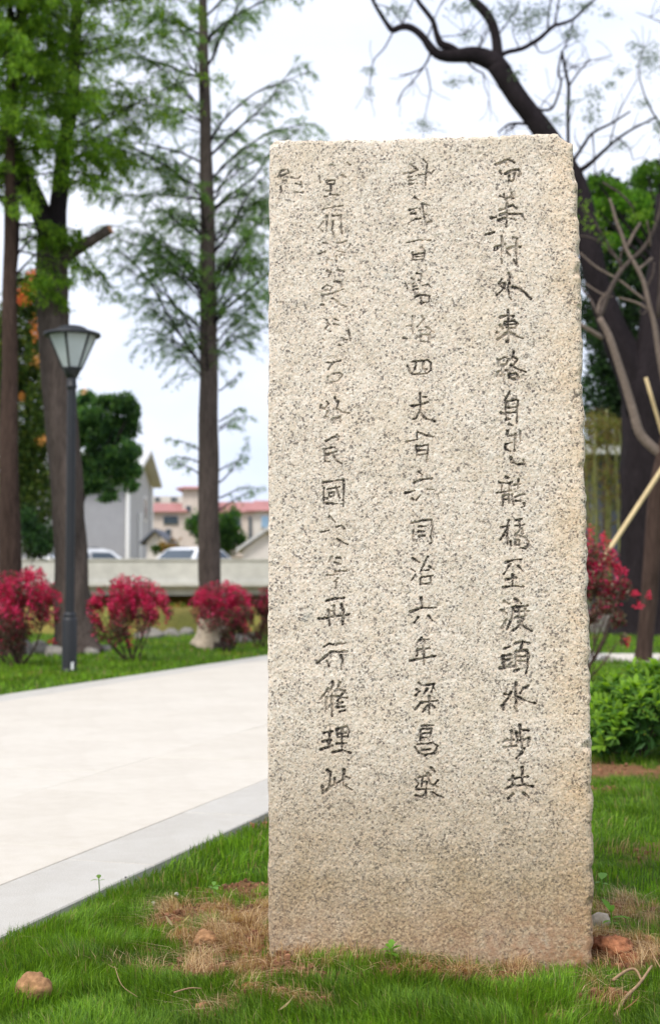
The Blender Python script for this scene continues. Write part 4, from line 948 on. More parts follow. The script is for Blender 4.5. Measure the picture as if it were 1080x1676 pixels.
# ------------------------------------------------------------------ propped young tree on the right
def young_tree():
    d = 16.4; b = P(1054, 1086, d); b[2] = 0; root = thing('young_tree', b, 'leaning young tree with bare pruned branches propped by bamboo poles, at the right edge', 'tree'); off = b
    p, r_ = px_line([(1050, 1090, 30), (1056, 1040, 27), (1062, 980, 28), (1068, 900, 28), (1073, 830, 30), (1080, 780, 30), (1090, 735, 28), (1098, 690, 24), (1102, 640, 20)], d)
    MB().tube(p, r_, 16, rough=.12, seed=2).build('trunk', M_barkred, root, True, off)
    B = [[(1098, 755, 17), (1080, 742, 16), (1062, 727, 16), (1046, 708, 16), (1036, 675, 15), (1022, 628, 14), (1008, 585, 13), (995, 548, 12), (980, 520, 10)],
         [(980, 520, 9), (990, 495, 9), (1000, 470, 8), (1018, 440, 8), (1047, 412, 7), (1064, 388, 6), (1078, 350, 5), (1084, 320, 4)],
         [(1096, 660, 14), (1080, 590, 11), (1070, 530, 9), (1062, 500, 8), (1052, 460, 8), (1038, 432, 7), (1025, 410, 7), (1017, 385, 6), (1008, 362, 6), (1002, 340, 5), (997, 325, 4)],
         [(978, 516, 5), (966, 490, 4), (954, 476, 3), (944, 455, 2)], [(1020, 440, 5), (997, 405, 4), (978, 372, 4), (960, 348, 3), (942, 330, 2)], [(1018, 430, 4), (1000, 415, 3), (983, 397, 3), (962, 388, 3), (945, 386, 2)],
         [(1056, 492, 4), (1035, 476, 4), (1012, 458, 4), (975, 437, 4), (948, 413, 2)], [(1060, 506, 4), (1040, 495, 4), (1012, 487, 3)], [(1026, 404, 5), (1036, 383, 5), (1047, 365, 5)], [(1063, 402, 4), (1062, 382, 4), (1058, 362, 3)],
         [(1044, 441, 5), (1055, 432, 5), (1066, 423, 5)], [(1002, 486, 3), (980, 479, 3), (958, 464, 2)], [(977, 514, 5), (983, 490, 4), (1005, 468, 4)], [(985, 553, 8), (966, 541, 7), (948, 531, 7)], [(1036, 341, 4), (1016, 318, 4), (985, 298, 3)],
         [(1058, 470, 4), (1068, 448, 3), (1070, 430, 3)], [(1014, 450, 4), (1014, 425, 3), (1020, 400, 3)], [(1076, 520, 7), (1080, 470, 6), (1082, 420, 5), (1086, 380, 4)], [(1062, 505, 3), (1050, 515, 2), (1046, 508, 2)]]
    for k, l in enumerate(B):
        p, r_ = px_line(l, d, random.uniform(-.2, .2) if k > 2 else 0); MB().tube(p, r_ * 1.0, 8 if k < 3 else 6, rough=.08).build('branch', M_barkgrey if k in (0, 2, 8, 9, 10, 12, 13, 7, 6, 11) else M_bark, root, True, off)
    f = MB(); q = []
    for x, y, k in ((948, 330, 10), (958, 338, 12), (975, 355, 10), (985, 385, 14), (1040, 350, 16), (1050, 360, 12), (1030, 355, 10), (955, 362, 10), (995, 405, 10), (968, 372, 8), (1060, 345, 8), (1000, 440, 6)):
        q += [P(random.gauss(x, 6), random.gauss(y, 5), d + random.gauss(0, .1)) for _ in range(k)]
    q = np.array(q); N = len(q); f.leaves(q, rng.normal(size=(N, 3)), .07, .03, np.array((.14, .25, .03)) * rng.uniform(.6, 1.3, (N, 1))); f.build('leaf_spray', M_leaf, root, False, off)['kind'] = 'stuff'
    # bamboo props
    def prop(a, b_, w_, label):
        a = np.array(a, float); b_ = np.array(b_, float); r0 = thing('bamboo_prop', a, label, 'bamboo pole', 'bamboo poles propping the young tree'); n = 13
        t = np.linspace(0, 1, n)[:, None]; MB().tube(a + (b_ - a) * t, w_, 9).build('pole', M_bamboo, r0, True, a)
        for k in range(1, 9):
            c = a + (b_ - a) * k / 9; u = (b_ - a) / np.linalg.norm(b_ - a); MB().tube([c - u * .006, c, c + u * .006], [w_ * 1.0, w_ * 1.16, w_ * 1.0], 9).build('node_ring', M_bamboo, r0, True, a)
    prop(G(868, 1096), P(1094, 750, 16.1), .026, 'pale bamboo pole slanting up to the young tree from behind the crimson bush')
    prop(G(1190, 1076), P(1056, 618, 16.7), .022, 'pale bamboo pole whose tip shows above the young tree fork at the right edge')
young_tree()

# ------------------------------------------------------------------ glossy green shrub, right foreground
def whorl_mesh(k, n=9):
    mb = MB(); rr = random.Random(k)
    for i in range(n):
        az = i * 2.4 + rr.uniform(-.3, .3); el = R(rr.uniform(5, 60)); L = rr.uniform(.055, .085); W = L * .27
        d = dirv(az, el); s_ = np.array([-math.sin(az), math.cos(az), 0]); up = np.cross(d, s_) * -1
        o = d * .004; rows = []
        for f, wf, dr in ((0, .12, 0), (.3, .85, .02), (.62, .95, .0), (1, .05, -.22)):
            c = o + d * L * f + np.array([0, 0, dr * L]); rows += [c - s_ * W * .5 * wf + up * W * .14 * wf, c, c + s_ * W * .5 * wf + up * W * .14 * wf]
        q = []
        for a in range(3): q += [(a * 3, a * 3 + 1, a * 3 + 4, a * 3 + 3), (a * 3 + 1, a * 3 + 2, a * 3 + 5, a * 3 + 4)]
        t = rr.uniform(.8, 1.2); young = el > R(38)
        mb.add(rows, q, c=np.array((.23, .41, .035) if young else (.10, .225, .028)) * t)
    mb.tube([(0, 0, -.05), (0, 0, .01)], .0025, 4, c=(.08, .12, .03))
    return mb
def green_shrub():
    b = G(1045, 1245); root = thing('leafy_shrub', b, 'low glossy green shrub with whorled leaves in bare red soil, right of the stele', 'shrub')
    protos = [whorl_mesh(k).build('leaf_whorl', M_leaf, root, True) for k in range(5)]
    lob = [(0.02, .05, .30, .34), (.30, .10, .34, .40), (-.08, .28, .26, .34), (.55, .0, .34, .36), (.12, .38, .34, .42), (.42, .45, .34, .42), (-.12, -.02, .16, .22), (.8, .2, .36, .42)]
    pts = []
    while len(pts) < 295:
        cx, cy, r0, h = random.choice(lob); th = random.uniform(0, 6.283); e = random.uniform(R(2), R(88)); rr = random.uniform(.8, 1.02)
        v = np.array([cx + math.cos(th) * math.cos(e) * r0 * rr, cy + math.sin(th) * math.cos(e) * r0 * rr, .06 + math.sin(e) * (h - .02) * rr])
        if v[1] > .45 and random.random() < .6: continue
        if any(((v[0] - a) / c_) ** 2 + ((v[1] - b_) / c_) ** 2 + ((v[2] - .06) / d_) ** 2 < .55 for a, b_, c_, d_ in lob): continue
        pts.append((v, th, e))
    for k, (v, th, e) in enumerate(pts):
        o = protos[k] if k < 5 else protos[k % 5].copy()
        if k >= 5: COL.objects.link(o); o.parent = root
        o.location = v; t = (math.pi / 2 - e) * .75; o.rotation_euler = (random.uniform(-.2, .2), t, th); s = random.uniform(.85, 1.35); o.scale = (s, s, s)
    mb = MB()
    for k in range(26):
        cx, cy, r0, h = random.choice(lob); e = np.array([cx + random.uniform(-.6, .6) * r0, cy + random.uniform(-.6, .6) * r0, h * random.uniform(.5, .85)]); s0 = np.array([cx * .8, cy * .8, -.02])
        mb.tube(curve([s0, (s0 + e) / 2 + np.array([0, 0, -.03]), e], 2), np.linspace(.007, .003, 5), 5, c=(1, 1, 1))
    mb.build('stems', M_twigdark, root)
    # inner leaves seen between the whorls
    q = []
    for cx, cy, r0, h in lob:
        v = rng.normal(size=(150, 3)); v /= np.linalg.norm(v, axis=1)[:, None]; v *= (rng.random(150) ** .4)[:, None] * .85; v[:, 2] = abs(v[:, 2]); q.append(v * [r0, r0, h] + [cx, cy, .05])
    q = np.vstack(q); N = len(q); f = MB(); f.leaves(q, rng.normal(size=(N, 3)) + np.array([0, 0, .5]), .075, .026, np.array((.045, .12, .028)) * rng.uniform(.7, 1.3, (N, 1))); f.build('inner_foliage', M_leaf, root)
green_shrub()

# ------------------------------------------------------------------ bridge, road, cars
def bridge():
    root = thing('road_bridge', (-9, 48, .3), 'pale concrete road bridge with a solid parapet crossing the canal', 'bridge'); off = np.array([-9, 48, .3]); x = -28
    while x < 3:
        x1 = x + 6.0; z0, z1 = .87, 1.60 + .0 * x
        mb = MB().box((x + .012, 47.8, z0), (x1 - .012, 48.05, z1)).box((x + .012, 47.76, z1), (x1 - .012, 48.09, z1 + .06)); mb.build('parapet', M_conc, root, False, off); x = x1
    MB().box((-28, 48.06, .44), (3, 57, .60)).box((-28, 47.65, .74), (3, 48.05, .87)).build('deck', M_conc, root, False, off)
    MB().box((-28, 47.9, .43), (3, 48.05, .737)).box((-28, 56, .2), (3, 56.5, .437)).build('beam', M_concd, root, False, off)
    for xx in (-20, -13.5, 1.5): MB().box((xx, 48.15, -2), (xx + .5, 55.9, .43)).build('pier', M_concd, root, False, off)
    o = MB().box((-28, 49.0, .604), (3, 56, .612)).build('road', M_tar); tag(o, kind='structure')
bridge()
def car(loc, rz, label, glass=M_glassd):
    root = thing('parked_car', loc, label, 'car', 'white cars on the bridge road', rz)
    prof = [(-2.2, .35), (-2.25, .62), (-2.2, .85), (-2.0, .98), (-1.75, 1.05), (-1.15, 1.42), (-.5, 1.52), (.2, 1.50), (.6, 1.42), (1.05, 1.08), (1.7, .98), (2.1, .86), (2.25, .66), (2.22, .35)]
    mb = MB(); n = len(prof); v = []
    for yy, k in ((-.86, 0), (-.80, 1), (.80, 1), (.86, 0)):
        for x, z in prof: 
            top = max(0, (z - 1.0) / .5); ys_ = yy * (1 - .22 * top); v.append((x, ys_, z if k == 0 else z + .02))
    q = []
    for a in range(3): q += [(a * n + i, a * n + i + 1, (a + 1) * n + i + 1, (a + 1) * n + i) for i in range(n - 1)]
    mb.add(v, q); t = []
    for a in (0, 3 * n): t += [(a, a + i + 1, a + i + 2) if a == 0 else (a, a + i + 2, a + i + 1) for i in range(n - 2)]
    mb.add(v, None, t); body = mb.build('body', M_carw, root)
    for s in (-1, 1):
        for x0, x1, xa, xb in ((-1.45, -.35, -1.05, -.35), (-.25, .9, -.25, .5)):
            zz0, zz1 = 1.05, 1.38; y0, y1 = s * .875, s * .735
            MB().add([(x0, y0, zz0), (x1, y0, zz0), (xb, y1, zz1), (xa, y1, zz1)], [(0, 1, 2, 3)]).build('side_window', glass, root)
        for x in (-1.4, 1.4):
            MB().tube([(x, s * .70, .32), (x, s * .89, .32)], .32, 18).build('wheel', M_tyre, root)
        MB().box((2.2, s * .62 - .16, .68), (2.27, s * .62 + .16, .80)).build('headlight', M_white, root)
    MB().add([(1.12, -.70, 1.09), (1.12, .70, 1.09), (.66, .60, 1.43), (.66, -.60, 1.43)], [(0, 1, 2, 3)]).build('windscreen', glass, root)
    MB().add([(-1.80, -.68, 1.09), (-1.80, .68, 1.09), (-1.22, .60, 1.43), (-1.22, -.60, 1.43)], [(0, 3, 2, 1)]).build('rear_window', glass, root)
    MB().box((-.9, -.64, 1.535), (.1, -.61, 1.57)).build('roof_rail', M_trim, root)
c0 = P(150, 915, 54.5); car((c0[0], 54.5, .612), R(28), 'white car with dark side windows passing behind the forked trunk')
c1 = P(318, 915, 52); car((c1[0] - .15, 52.2, .612), R(243), 'white car half hidden behind the middle conifer trunk')
def tent():
    b = P(72, 915, 51); root = thing('canopy_tent', (b[0], 51, .612), 'small white pyramid canopy on the bridge between the two left trunks', 'canopy')
    z = lambda py: P(72, py, 51)[2] - .612
    h0, h1 = z(926), z(904); w_ = .72
    MB().add([(-w_, -w_, h0), (w_, -w_, h0), (w_, w_, h0), (-w_, w_, h0), (0.05, 0, h1)], [(3, 2, 1, 0)], [(0, 1, 4), (1, 2, 4), (2, 3, 4), (3, 0, 4)]).build('canopy', M_white, root)
    for sx in (-1, 1):
        for sy in (-1, 1): MB().tube([(sx * w_ * .95, sy * w_ * .95, 0), (sx * w_ * .95, sy * w_ * .95, h0)], .02, 6).build('leg', M_white, root)
tent()

# ------------------------------------------------------------------ houses
def grey_house():
    x1, x0, y0, y1 = -10.55, -18.5, 75.0, 83.5; g = .4; ze = 6.45
    root = thing('grey_house', (x1, y0, g), 'grey rendered house with a pale pitched roof behind the dark broadleaf tree', 'house'); off = np.array([x1, y0, g])
    ym = (y0 + y1) / 2; zr = 8.0
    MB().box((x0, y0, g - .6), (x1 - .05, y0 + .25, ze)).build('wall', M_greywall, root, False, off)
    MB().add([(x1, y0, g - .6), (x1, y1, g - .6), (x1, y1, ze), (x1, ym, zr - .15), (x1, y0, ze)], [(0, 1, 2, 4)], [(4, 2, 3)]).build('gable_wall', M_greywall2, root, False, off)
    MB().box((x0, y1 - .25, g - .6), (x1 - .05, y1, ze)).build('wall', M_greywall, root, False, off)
    rf = MB()
    ov = .75
    for ya, yb in ((y0 - ov, ym), (y1 + ov, ym)):
        zz = ze - .05; v = [(x0 - ov, ya, zz), (x1 + ov * .8, ya, zz), (x1 + ov * .8, yb, zr), (x0 - ov, yb, zr)]; v2 = [(a, b_, c + .22) for a, b_, c in v]
        rf.add(v + v2, [(0, 1, 2, 3), (7, 6, 5, 4), (0, 4, 5, 1), (1, 5, 6, 2), (2, 6, 7, 3), (3, 7, 4, 0)])
    rf.build('roof', M_roofgrey, root, False, off)
    MB().box((x1 + ov * .8, y0 - ov - .05, ze - .12), (x1 + ov * .8 + .06, y0 - ov + .2, ze + .2)).build('fascia', M_white, root, False, off)
    MB().tube([(x1 - .08, y0 - .1, g - .5), (x1 - .08, y0 - .1, ze)], .11, 8).build('downpipe', M_white, root, False, off)
    MB().tube([(x1 + .1, y1 - .1, g - .5), (x1 + .1, y1 - .1, ze)], .09, 8).build('downpipe', M_white, root, False, off)
    MB().tube([(x1 + .1, y0 + 3.2, g - .5), (x1 + .1, y0 + 3.2, ze - 1.8)], .10, 8).build('downpipe', M_white, root, False, off)
    for yy in (80.5,):
        f = MB().box((x1 - .02, yy, 4.3), (x1 + .04, yy + 1.3, 5.7)).build('window', M_white, root, False, off); MB().box((x1 + .042, yy + .1, 4.4), (x1 + .05, yy + 1.2, 5.6)).build('pane', M_glassd, f, False, off)
    f = MB().box((-16.8, y0 - .05, 3.4), (-15.9, y0 - .003, 4.4)).build('window', M_white, root, False, off); MB().box((-16.7, y0 - .06, 3.5), (-16.0, y0 - .052, 4.3)).build('pane', M_glassd, f, False, off)
grey_house()
def boxhouse(name, label, d, parts, roofs, wins, wallm, depth=7):
    g0 = P(parts[0][0], parts[0][3], d); root = thing(name, (g0[0], d, .3), label, 'house'); off = np.array([g0[0], d, .3])
    def bx(x0, y0, x1, y1, fr, bk, m, nm, par=None):
        a, b_ = P(x0, y1, d), P(x1, y0, d); return MB().box((a[0], d + fr, a[2]), (b_[0], d + bk, b_[2])).build(nm, m, par or root, False, off)
    for k, (x0, y0, x1, y1, m) in enumerate(parts): bx(x0, y0, x1, y1, .02 * k, depth + .02 * k, m, 'wall')
    for (x0, y0, x1, y1, ins) in roofs:
        a, b_ = P(x0, y1, d), P(x1, y0, d); mb = MB(); e = .35
        mb.add([(a[0] - e, d - e, a[2]), (b_[0] + e, d - e, a[2]), (b_[0] + e, d + depth + e, a[2]), (a[0] - e, d + depth + e, a[2]), (a[0] + ins, d + ins + .9, b_[2]), (b_[0] - ins, d + ins + .9, b_[2]), (b_[0] - ins, d + depth - .9, b_[2]), (a[0] + ins, d + depth - .9, b_[2])],
               [(3, 2, 1, 0), (4, 5, 6, 7), (0, 1, 5, 4), (1, 2, 6, 5), (2, 3, 7, 6), (3, 0, 4, 7)]); mb.build('roof', M_redroof, root, False, off)
    for (x0, y0, x1, y1, gm) in wins:
        f = bx(x0 - .8, y0 - .8, x1 + .8, y1 + .8, -.08, .06, M_pale, 'window'); bx(x0, y0, x1, y1, -.12, -.083, gm, 'pane', f)
    return root
boxhouse('red_roofed_house', 'beige house with red tiled roof and dark balcony opening, left of the middle conifer trunk', 92,
         [(240, 838, 300, 912, M_beige), (298, 800, 334, 912, M_beige)], [(240, 822, 300, 838, .1), (296, 794, 336, 800, .1)],
         [(268, 845, 292, 858, M_glassd), (272, 866, 280, 876, M_glassd), (305, 828, 312, 838, M_glassd), (312, 860, 322, 874, M_glassd)], M_beige)  # first entry: dark pane stands in for the shade inside the balcony opening
boxhouse('red_roofed_house', 'beige and white house with long red roof, right of the middle conifer trunk', 94,
         [(345, 838, 414, 912, M_beige), (414, 836, 470, 912, M_pale)], [(345, 820, 412, 838, .1), (412, 818, 472, 836, .1)],
         [(407, 846, 412, 890, M_glassd), (428, 845, 440, 864, M_glassb), (385, 848, 394, 862, M_glassd), (372, 850, 379, 862, M_glassd)], M_beige)
boxhouse('flat_roofed_house', 'pale block with rooftop railing behind the left red-roofed house', 110, [(246, 812, 302, 915, M_pale)], [], [(254, 814, 262, 820, M_glassd), (280, 814, 290, 820, M_glassd)], M_pale)
def rail():
    pass
def shed(px0, px1, pyb, pye, pyr, d, label, wm, rm):
    a, b_, = P(px0, pyb, d), P(px1, pyb, d); ze = P(0, pye, d)[2]; zr = P(0, pyr, d)[2]; xm = (a[0] + b_[0]) / 2; dp = 4; root = thing('shed', (xm, d, .3), label, 'shed'); off = np.array([xm, d, .3])
    MB().box((a[0], d, .2), (b_[0], d + dp, ze)).build('wall', wm, root, False, off)
    MB().add([(a[0], d, ze + .003), (b_[0], d, ze + .003), (xm, d, zr)], None, [(0, 1, 2)]).build('gable', wm, root, False, off)
    r_ = MB(); o_ = .3
    for xe in (a[0] - o_, b_[0] + o_):
        v = [(xe, d - o_, ze - .1), (xm, d - o_, zr + .02), (xm, d + dp, zr + .02), (xe, d + dp, ze - .1)]; v2 = [(x, y, z + .14) for x, y, z in v]
        r_.add(v + v2, [(0, 1, 2, 3), (7, 6, 5, 4), (0, 4, 5, 1), (1, 5, 6, 2), (2, 6, 7, 3), (3, 7, 4, 0)])
    r_.build('roof', rm, root, False, off)
shed(398, 480, 915, 900, 868, 64, 'small white gabled shed beyond the bridge at the left edge of the stele', M_pale, M_roofgrey)
shed(240, 268, 915, 888, 870, 70, 'small shed with dark slate roof at the corner of the grey house', M_pale, M_slate)
def dark_hall():
    d = 31; a = P(975, 735, d); root = thing('garden_hall', (a[0], d, 0), 'low building with a pale roof edge deep in shade behind the bamboo', 'building'); off = np.array([a[0], d, 0])
    b_ = P(1080, 735, d)
    MB().box((a[0] - 2, d + .4, 0), (b_[0] + 4, d + 6, P(0, 748, d)[2])).build('wall', M_slate, root, False, off)
    MB().box((a[0] - .3, d - .3, P(0, 745, d)[2]), (b_[0] + 4, d + 6.4, P(0, 730, d)[2])).build('roof', M_conc, root, False, off)
    for x in (990, 1035): p = P(x, 745, d); MB().tube([(p[0], d - .1, 0), (p[0], d - .1, p[2])], .09, 8).build('column', M_barkred, root, False, off)
dark_hall()

# ------------------------------------------------------------------ stones
def rock(mb_name, c, r3, seed, mat, label=None, cat='stone', group=None, parent=None, amp=.3, sub=3, rz=0):
    import bmesh
    bm = bmesh.new(); bmesh.ops.create_icosphere(bm, subdivisions=sub, radius=1)
    v = np.array([x.co[:] for x in bm.verts]); f = [[q.index for q in p.verts] for p in bm.faces]; bm.free()
    n = fbm(v[:, 0] * 1.7 + seed * 3.1, v[:, 1] * 1.7 + v[:, 2] * 1.3 + seed, 100, 3) + .5 * fbm(v[:, 2] * 2.1 + seed, v[:, 0] * 1.9 - v[:, 1] + 7, 104, 3) + .30 * fbm(v[:, 0] * 6 + v[:, 2] * 5, v[:, 1] * 6 + seed + v[:, 2] * 3, 107, 3) + .16 * fbm(v[:, 0] * 15 + v[:, 2] * 11, v[:, 1] * 15 + seed - v[:, 2] * 9, 109, 2)
    v = v * (1 + amp * (n - 1.0) * 2)[:, None] * np.array(r3)
    if rz: cc, ss = math.cos(rz), math.sin(rz); v[:, :2] = v[:, :2] @ np.array([[cc, ss], [-ss, cc]])
    o = MB().add(v, None, f).build(mb_name, mat, parent, sub >= 3); o.location = tuple(c)
    if label: tag(o, label, cat, group)
    return o
def gnd(px, py, dz=0): g = G(px, py); g[2] = float(ground_z(g[0:1], g[1:2])[0]) + dz; return g
rock('stone', gnd(56, 1644, .030), (.036, .034, .034), 3, M_clod, 'round ochre stone lying in the grass at the lower left corner', sub=4, amp=.28)
rock('stone', gnd(337, 1552, .018), (.030, .026, .026), 5, M_clod, 'ochre stone in the strawy bare patch left of the stele', sub=4, amp=.3)
rock('stone', gnd(412, 1628, .010), (.030, .022, .016), 9, M_clodred, 'flat buff stone half buried below the left foot of the stele', sub=4)
rock('clod', gnd(1002, 1572, .026), (.048, .040, .034), 11, M_clodred, 'large red earth clod at the right foot of the stele', 'earth clod', sub=4, amp=.42)
rock('clod', gnd(1032, 1580, .014), (.026, .024, .022), 14, M_clodred, 'small dark red clod leaning on the right side of the large clod', 'earth clod', sub=3, amp=.5)
rock('stone', gnd(980, 1528, .026), (.026, .026, .026), 17, M_rockpale, 'grey white stone behind the seedling at the right edge of the stele', sub=3)
rock('pebble', gnd(251, 1486, .014), (.007, .007, .0065), 21, M_pebble, 'white pebble in the grass, the left of two near the strawy patch', 'pebble', sub=2, amp=.1)
rock('pebble', gnd(289, 1470, .014), (.007, .007, .0065), 22, M_pebble, 'white pebble in the grass, the right and farther of two near the strawy patch', 'pebble', sub=2, amp=.1)
rock('pebble', gnd(904, 1604, .01), (.010, .008, .007), 23, M_pebble, 'tiny pale pebble at the right foot of the stele front', 'pebble', sub=2, amp=.2)
rock('pebble', gnd(206, 1452, .03), (.004, .004, .003), 25, M_trim, 'tiny black pebble on the grey kerb of the path', 'pebble', sub=1, amp=.1)
# crumbs of soil and dry bits in the bare patches (uncountable)
mb = MB(); cnt = 0
while cnt < 1300:
    c = random.choice(patches); x = c[0] + random.gauss(0, c[2] * .6); y = c[1] + random.gauss(0, c[3] * .7)
    if random.random() > float(bare(np.array([x]), np.array([y]))[0]) or on_path(np.array([x]), np.array([y]), .03)[0]: continue
    s = random.uniform(.002, .008) * random.choice((.6, .8, 1, 1.3)); z = float(ground_z(np.array([x]), np.array([y]))[0]); u = rng.normal(size=(8, 3)) * .25 + np.array([(-1, -1, -1), (1, -1, -1), (1, 1, -1), (-1, 1, -1), (-1, -1, 1), (1, -1, 1), (1, 1, 1), (-1, 1, 1)]) * .7
    mb.add(u * s + [x, y, z + s * .4], [(0, 3, 2, 1), (4, 5, 6, 7), (0, 1, 5, 4), (1, 2, 6, 5), (2, 3, 7, 6), (3, 0, 4, 7)], c=np.array((.9, .8, .75)) * random.uniform(.5, 1.2)); cnt += 1
o = mb.build('soil_crumbs', simple('soil_crumb', (.36, .2, .12), 1, 60, .3, vcol=True)); tag(o, 'loose brown soil crumbs in the bare patches round the stele', 'soil', kind='stuff')
# bank stones along the far lawn edge
n0 = 0
for px, py, w_, h_, lab in ((248, 1044, 22, 12, 'grey boulder at the lawn edge just right of the round-topped crimson bush'), (280, 1042, 16, 10, 'middle grey boulder of the row at the lawn edge between two crimson bushes'), (305, 1040, 13, 10, 'smaller grey boulder of the row at the lawn edge, next to the middle conifer'), (228, 1046, 10, 9, 'small grey stone at the left end of the row behind the round-topped crimson bush'),
                       (90, 1074, 16, 14, 'brown grey rock left of the lamp base'), (66, 1070, 18, 16, 'rock behind the leftmost crimson bush'), (36, 1072, 22, 20, 'tall grey rock under the leftmost crimson bush'), (150, 1072, 14, 10, 'dark stone beside the foot of the forked tree'), (170, 1068, 14, 10, 'low dark stone between the forked tree and the round-topped bush'), (392, 1052, 16, 12, 'mossy stone right of the middle conifer foot'), (416, 1050, 14, 12, 'mossy stone near the left edge of the stele on the far lawn')):
    g = G(px, py); s = mpp(g[1]); n0 += 1; rock('boulder', (g[0], g[1], h_ * s * .3), (w_ * s, w_ * s * .7, h_ * s), 30 + n0, M_rock, lab, 'boulder', 'boulders along the far edge of the lawn', sub=3, amp=.25)
# low stone steps on the far lawn, right
def steps():
    d = 24.5; a = P(966, 1042, d); root = thing('stone_steps', (a[0], d, 0), 'low grey stone steps at the far lawn edge right of the stele', 'steps'); off = np.array([a[0], d, 0])
    for k, (y0, y1) in enumerate(((1042, 1031), (1030, 1021), (1020, 1008))):
        z0, z1 = P(0, y0, d)[2], P(0, y1, d)[2]
        for j in range(8):
            x = a[0] - .8 + j * .62 + (.3 if k % 2 else 0)
            MB().box((x, d + .25 * k, max(z0, -.05)), (x + .61, d + .25 * k + .3, z1)).build('stone_block', M_rock, root, False, off)
steps()

# ------------------------------------------------------------------ grass
def blades(name, pts, h, w_, cols, lean=.35, label=None, segs=2, dirx=None):
    N = len(pts); az = 9 * fbm(pts[:, 0] * 6, pts[:, 1] * 6, 120, 2) + rng.normal(0, .9, N); ln = np.abs(rng.normal(0, lean, N)) + .08
    side = np.stack([np.cos(az + 1.57 + rng.normal(0, .5, N)), np.sin(az + 1.57), np.zeros(N)], 1); ld = np.stack([np.cos(az), np.sin(az), np.zeros(N)], 1)
    H = h[:, None]; W = w_[:, None]; l = ln[:, None]; up = np.array([0, 0, 1.])
    a = pts; m = pts + up * H * .55 + ld * H * l * .28; t = pts + up * H * (1 - .25 * np.clip(l, 0, 1.4)) + ld * H * l
    V = np.stack([a - side * W * .5, a + side * W * .5, m - side * W * .42, m + side * W * .42, t], 1).reshape(-1, 3)
    b = np.arange(N)[:, None] * 5
    C = np.repeat(cols, 5, 0)
    mb = MB().add(V, b + np.array([[0, 1, 3, 2]]), b + np.array([[2, 3, 4]]), c=C); o = mb.build(name, M_grass); return tag(o, label, 'grass', kind='stuff')
def in_stele(x, y, m=.0):
    dx, dy = x - SL[0], y - SL[1]; u = dx * UD[0] + dy * UD[1]; v = dx * ND[0] + dy * ND[1]
    return (u > -m) & (u < SW + m) & (v > -.002 - m * .3) & (v < .19 + m)
def grass_zone(n, y0, y1, marg, power=1.0):
    y = y0 + (y1 - y0) * rng.random(n) ** power; hw = y * (540 / FPX) + marg; x = (rng.random(n) * 2 - 1) * hw; return x, y
GC = np.array([(.125, .25, .015), (.10, .205, .014), (.165, .32, .018), (.20, .34, .026), (.075, .16, .016)])
def green_grass(name, n, y0, y1, marg, h0, w0, label, edge=.004, keepmask=True):
    x, y = grass_zone(n, y0, y1, marg); k = ~on_path(x, y, edge) & ~in_stele(x, y, .002)
    b = bare(x, y) if keepmask else np.zeros(len(x)); dens = .45 + .9 * fbm(x * 5, y * 5, 110, 2); k &= rng.random(len(x)) < (1 - b * 1.05) * np.clip(dens, .2, 1)
    x, y, b = x[k], y[k], b[k]; N = len(x); z = ground_z(x, y) - .004
    tuft = fbm(x * 7 + 2, y * 7, 112, 3); h = h0 * (.25 + 1.5 * tuft) * rng.uniform(.6, 1.25, N) * (1 - .45 * b)
    t, s = path_st(x, y); h *= np.where((s > -.05) & (s < 0), .75, 1)
    tone = .45 + 1.1 * fbm(x * 4, y * 4, 115, 3); c = GC[rng.integers(0, 5, N)] * tone[:, None] * rng.uniform(.8, 1.2, (N, 1))
    yl = (rng.random(N) < .03 + .10 * sstep(.55, .75, fbm(x * 5, y * 5, 118, 2)) + .35 * b)[:, None]; c = np.where(yl, np.array((.34, .27, .12)) * rng.uniform(.7, 1.2, (N, 1)), c)
    blades(name, np.stack([x, y, z], 1), h, w0 * rng.uniform(.7, 1.3, N), c, .42, label)
green_grass('grass', 170000, 2.55, 4.3, .30, .042, .0019, 'fine green grass in the foreground round the foot of the stele')
green_grass('grass', 85000, 4.3, 7.5, .5, .044, .0034, 'green grass of the near lawn beyond the stele')
green_grass('grass', 50000, 7.5, 16.2, .8, .045, .009, 'green lawn between the stele and the side path')
green_grass('grass', 45000, 11.0, 25.0, 2.0, .06, .014, 'green lawn on the far side of the path', keepmask=False)
# dry straw in the bare patches
x, y = grass_zone(190000, 2.6, 4.2, .3); b = bare(x, y); k = (rng.random(len(x)) < b * np.clip(2.6 * fbm(x * 16, y * 16, 121, 2) - .85, 0, 1)) & ~on_path(x, y, .01) & ~in_stele(x, y, .001); x, y = x[k], y[k]; N = len(x)
c = np.array([(.60, .43, .23), (.46, .30, .15), (.72, .55, .33), (.34, .19, .10)])[rng.integers(0, 4, N)] * rng.uniform(.7, 1.2, (N, 1))
blades('dry_grass', np.stack([x, y, ground_z(x, y) - .002], 1), .036 * rng.uniform(.5, 1.6, N), .0015 * rng.uniform(.7, 1.3, N), c, 1.5, 'matted dry straw-coloured grass in the bare patches round the stele')
x, y = grass_zone(16000, 6.2, 8.4, .5); b = bare(x, y); k = (rng.random(len(x)) < b * .15); x, y = x[k], y[k]; N = len(x)

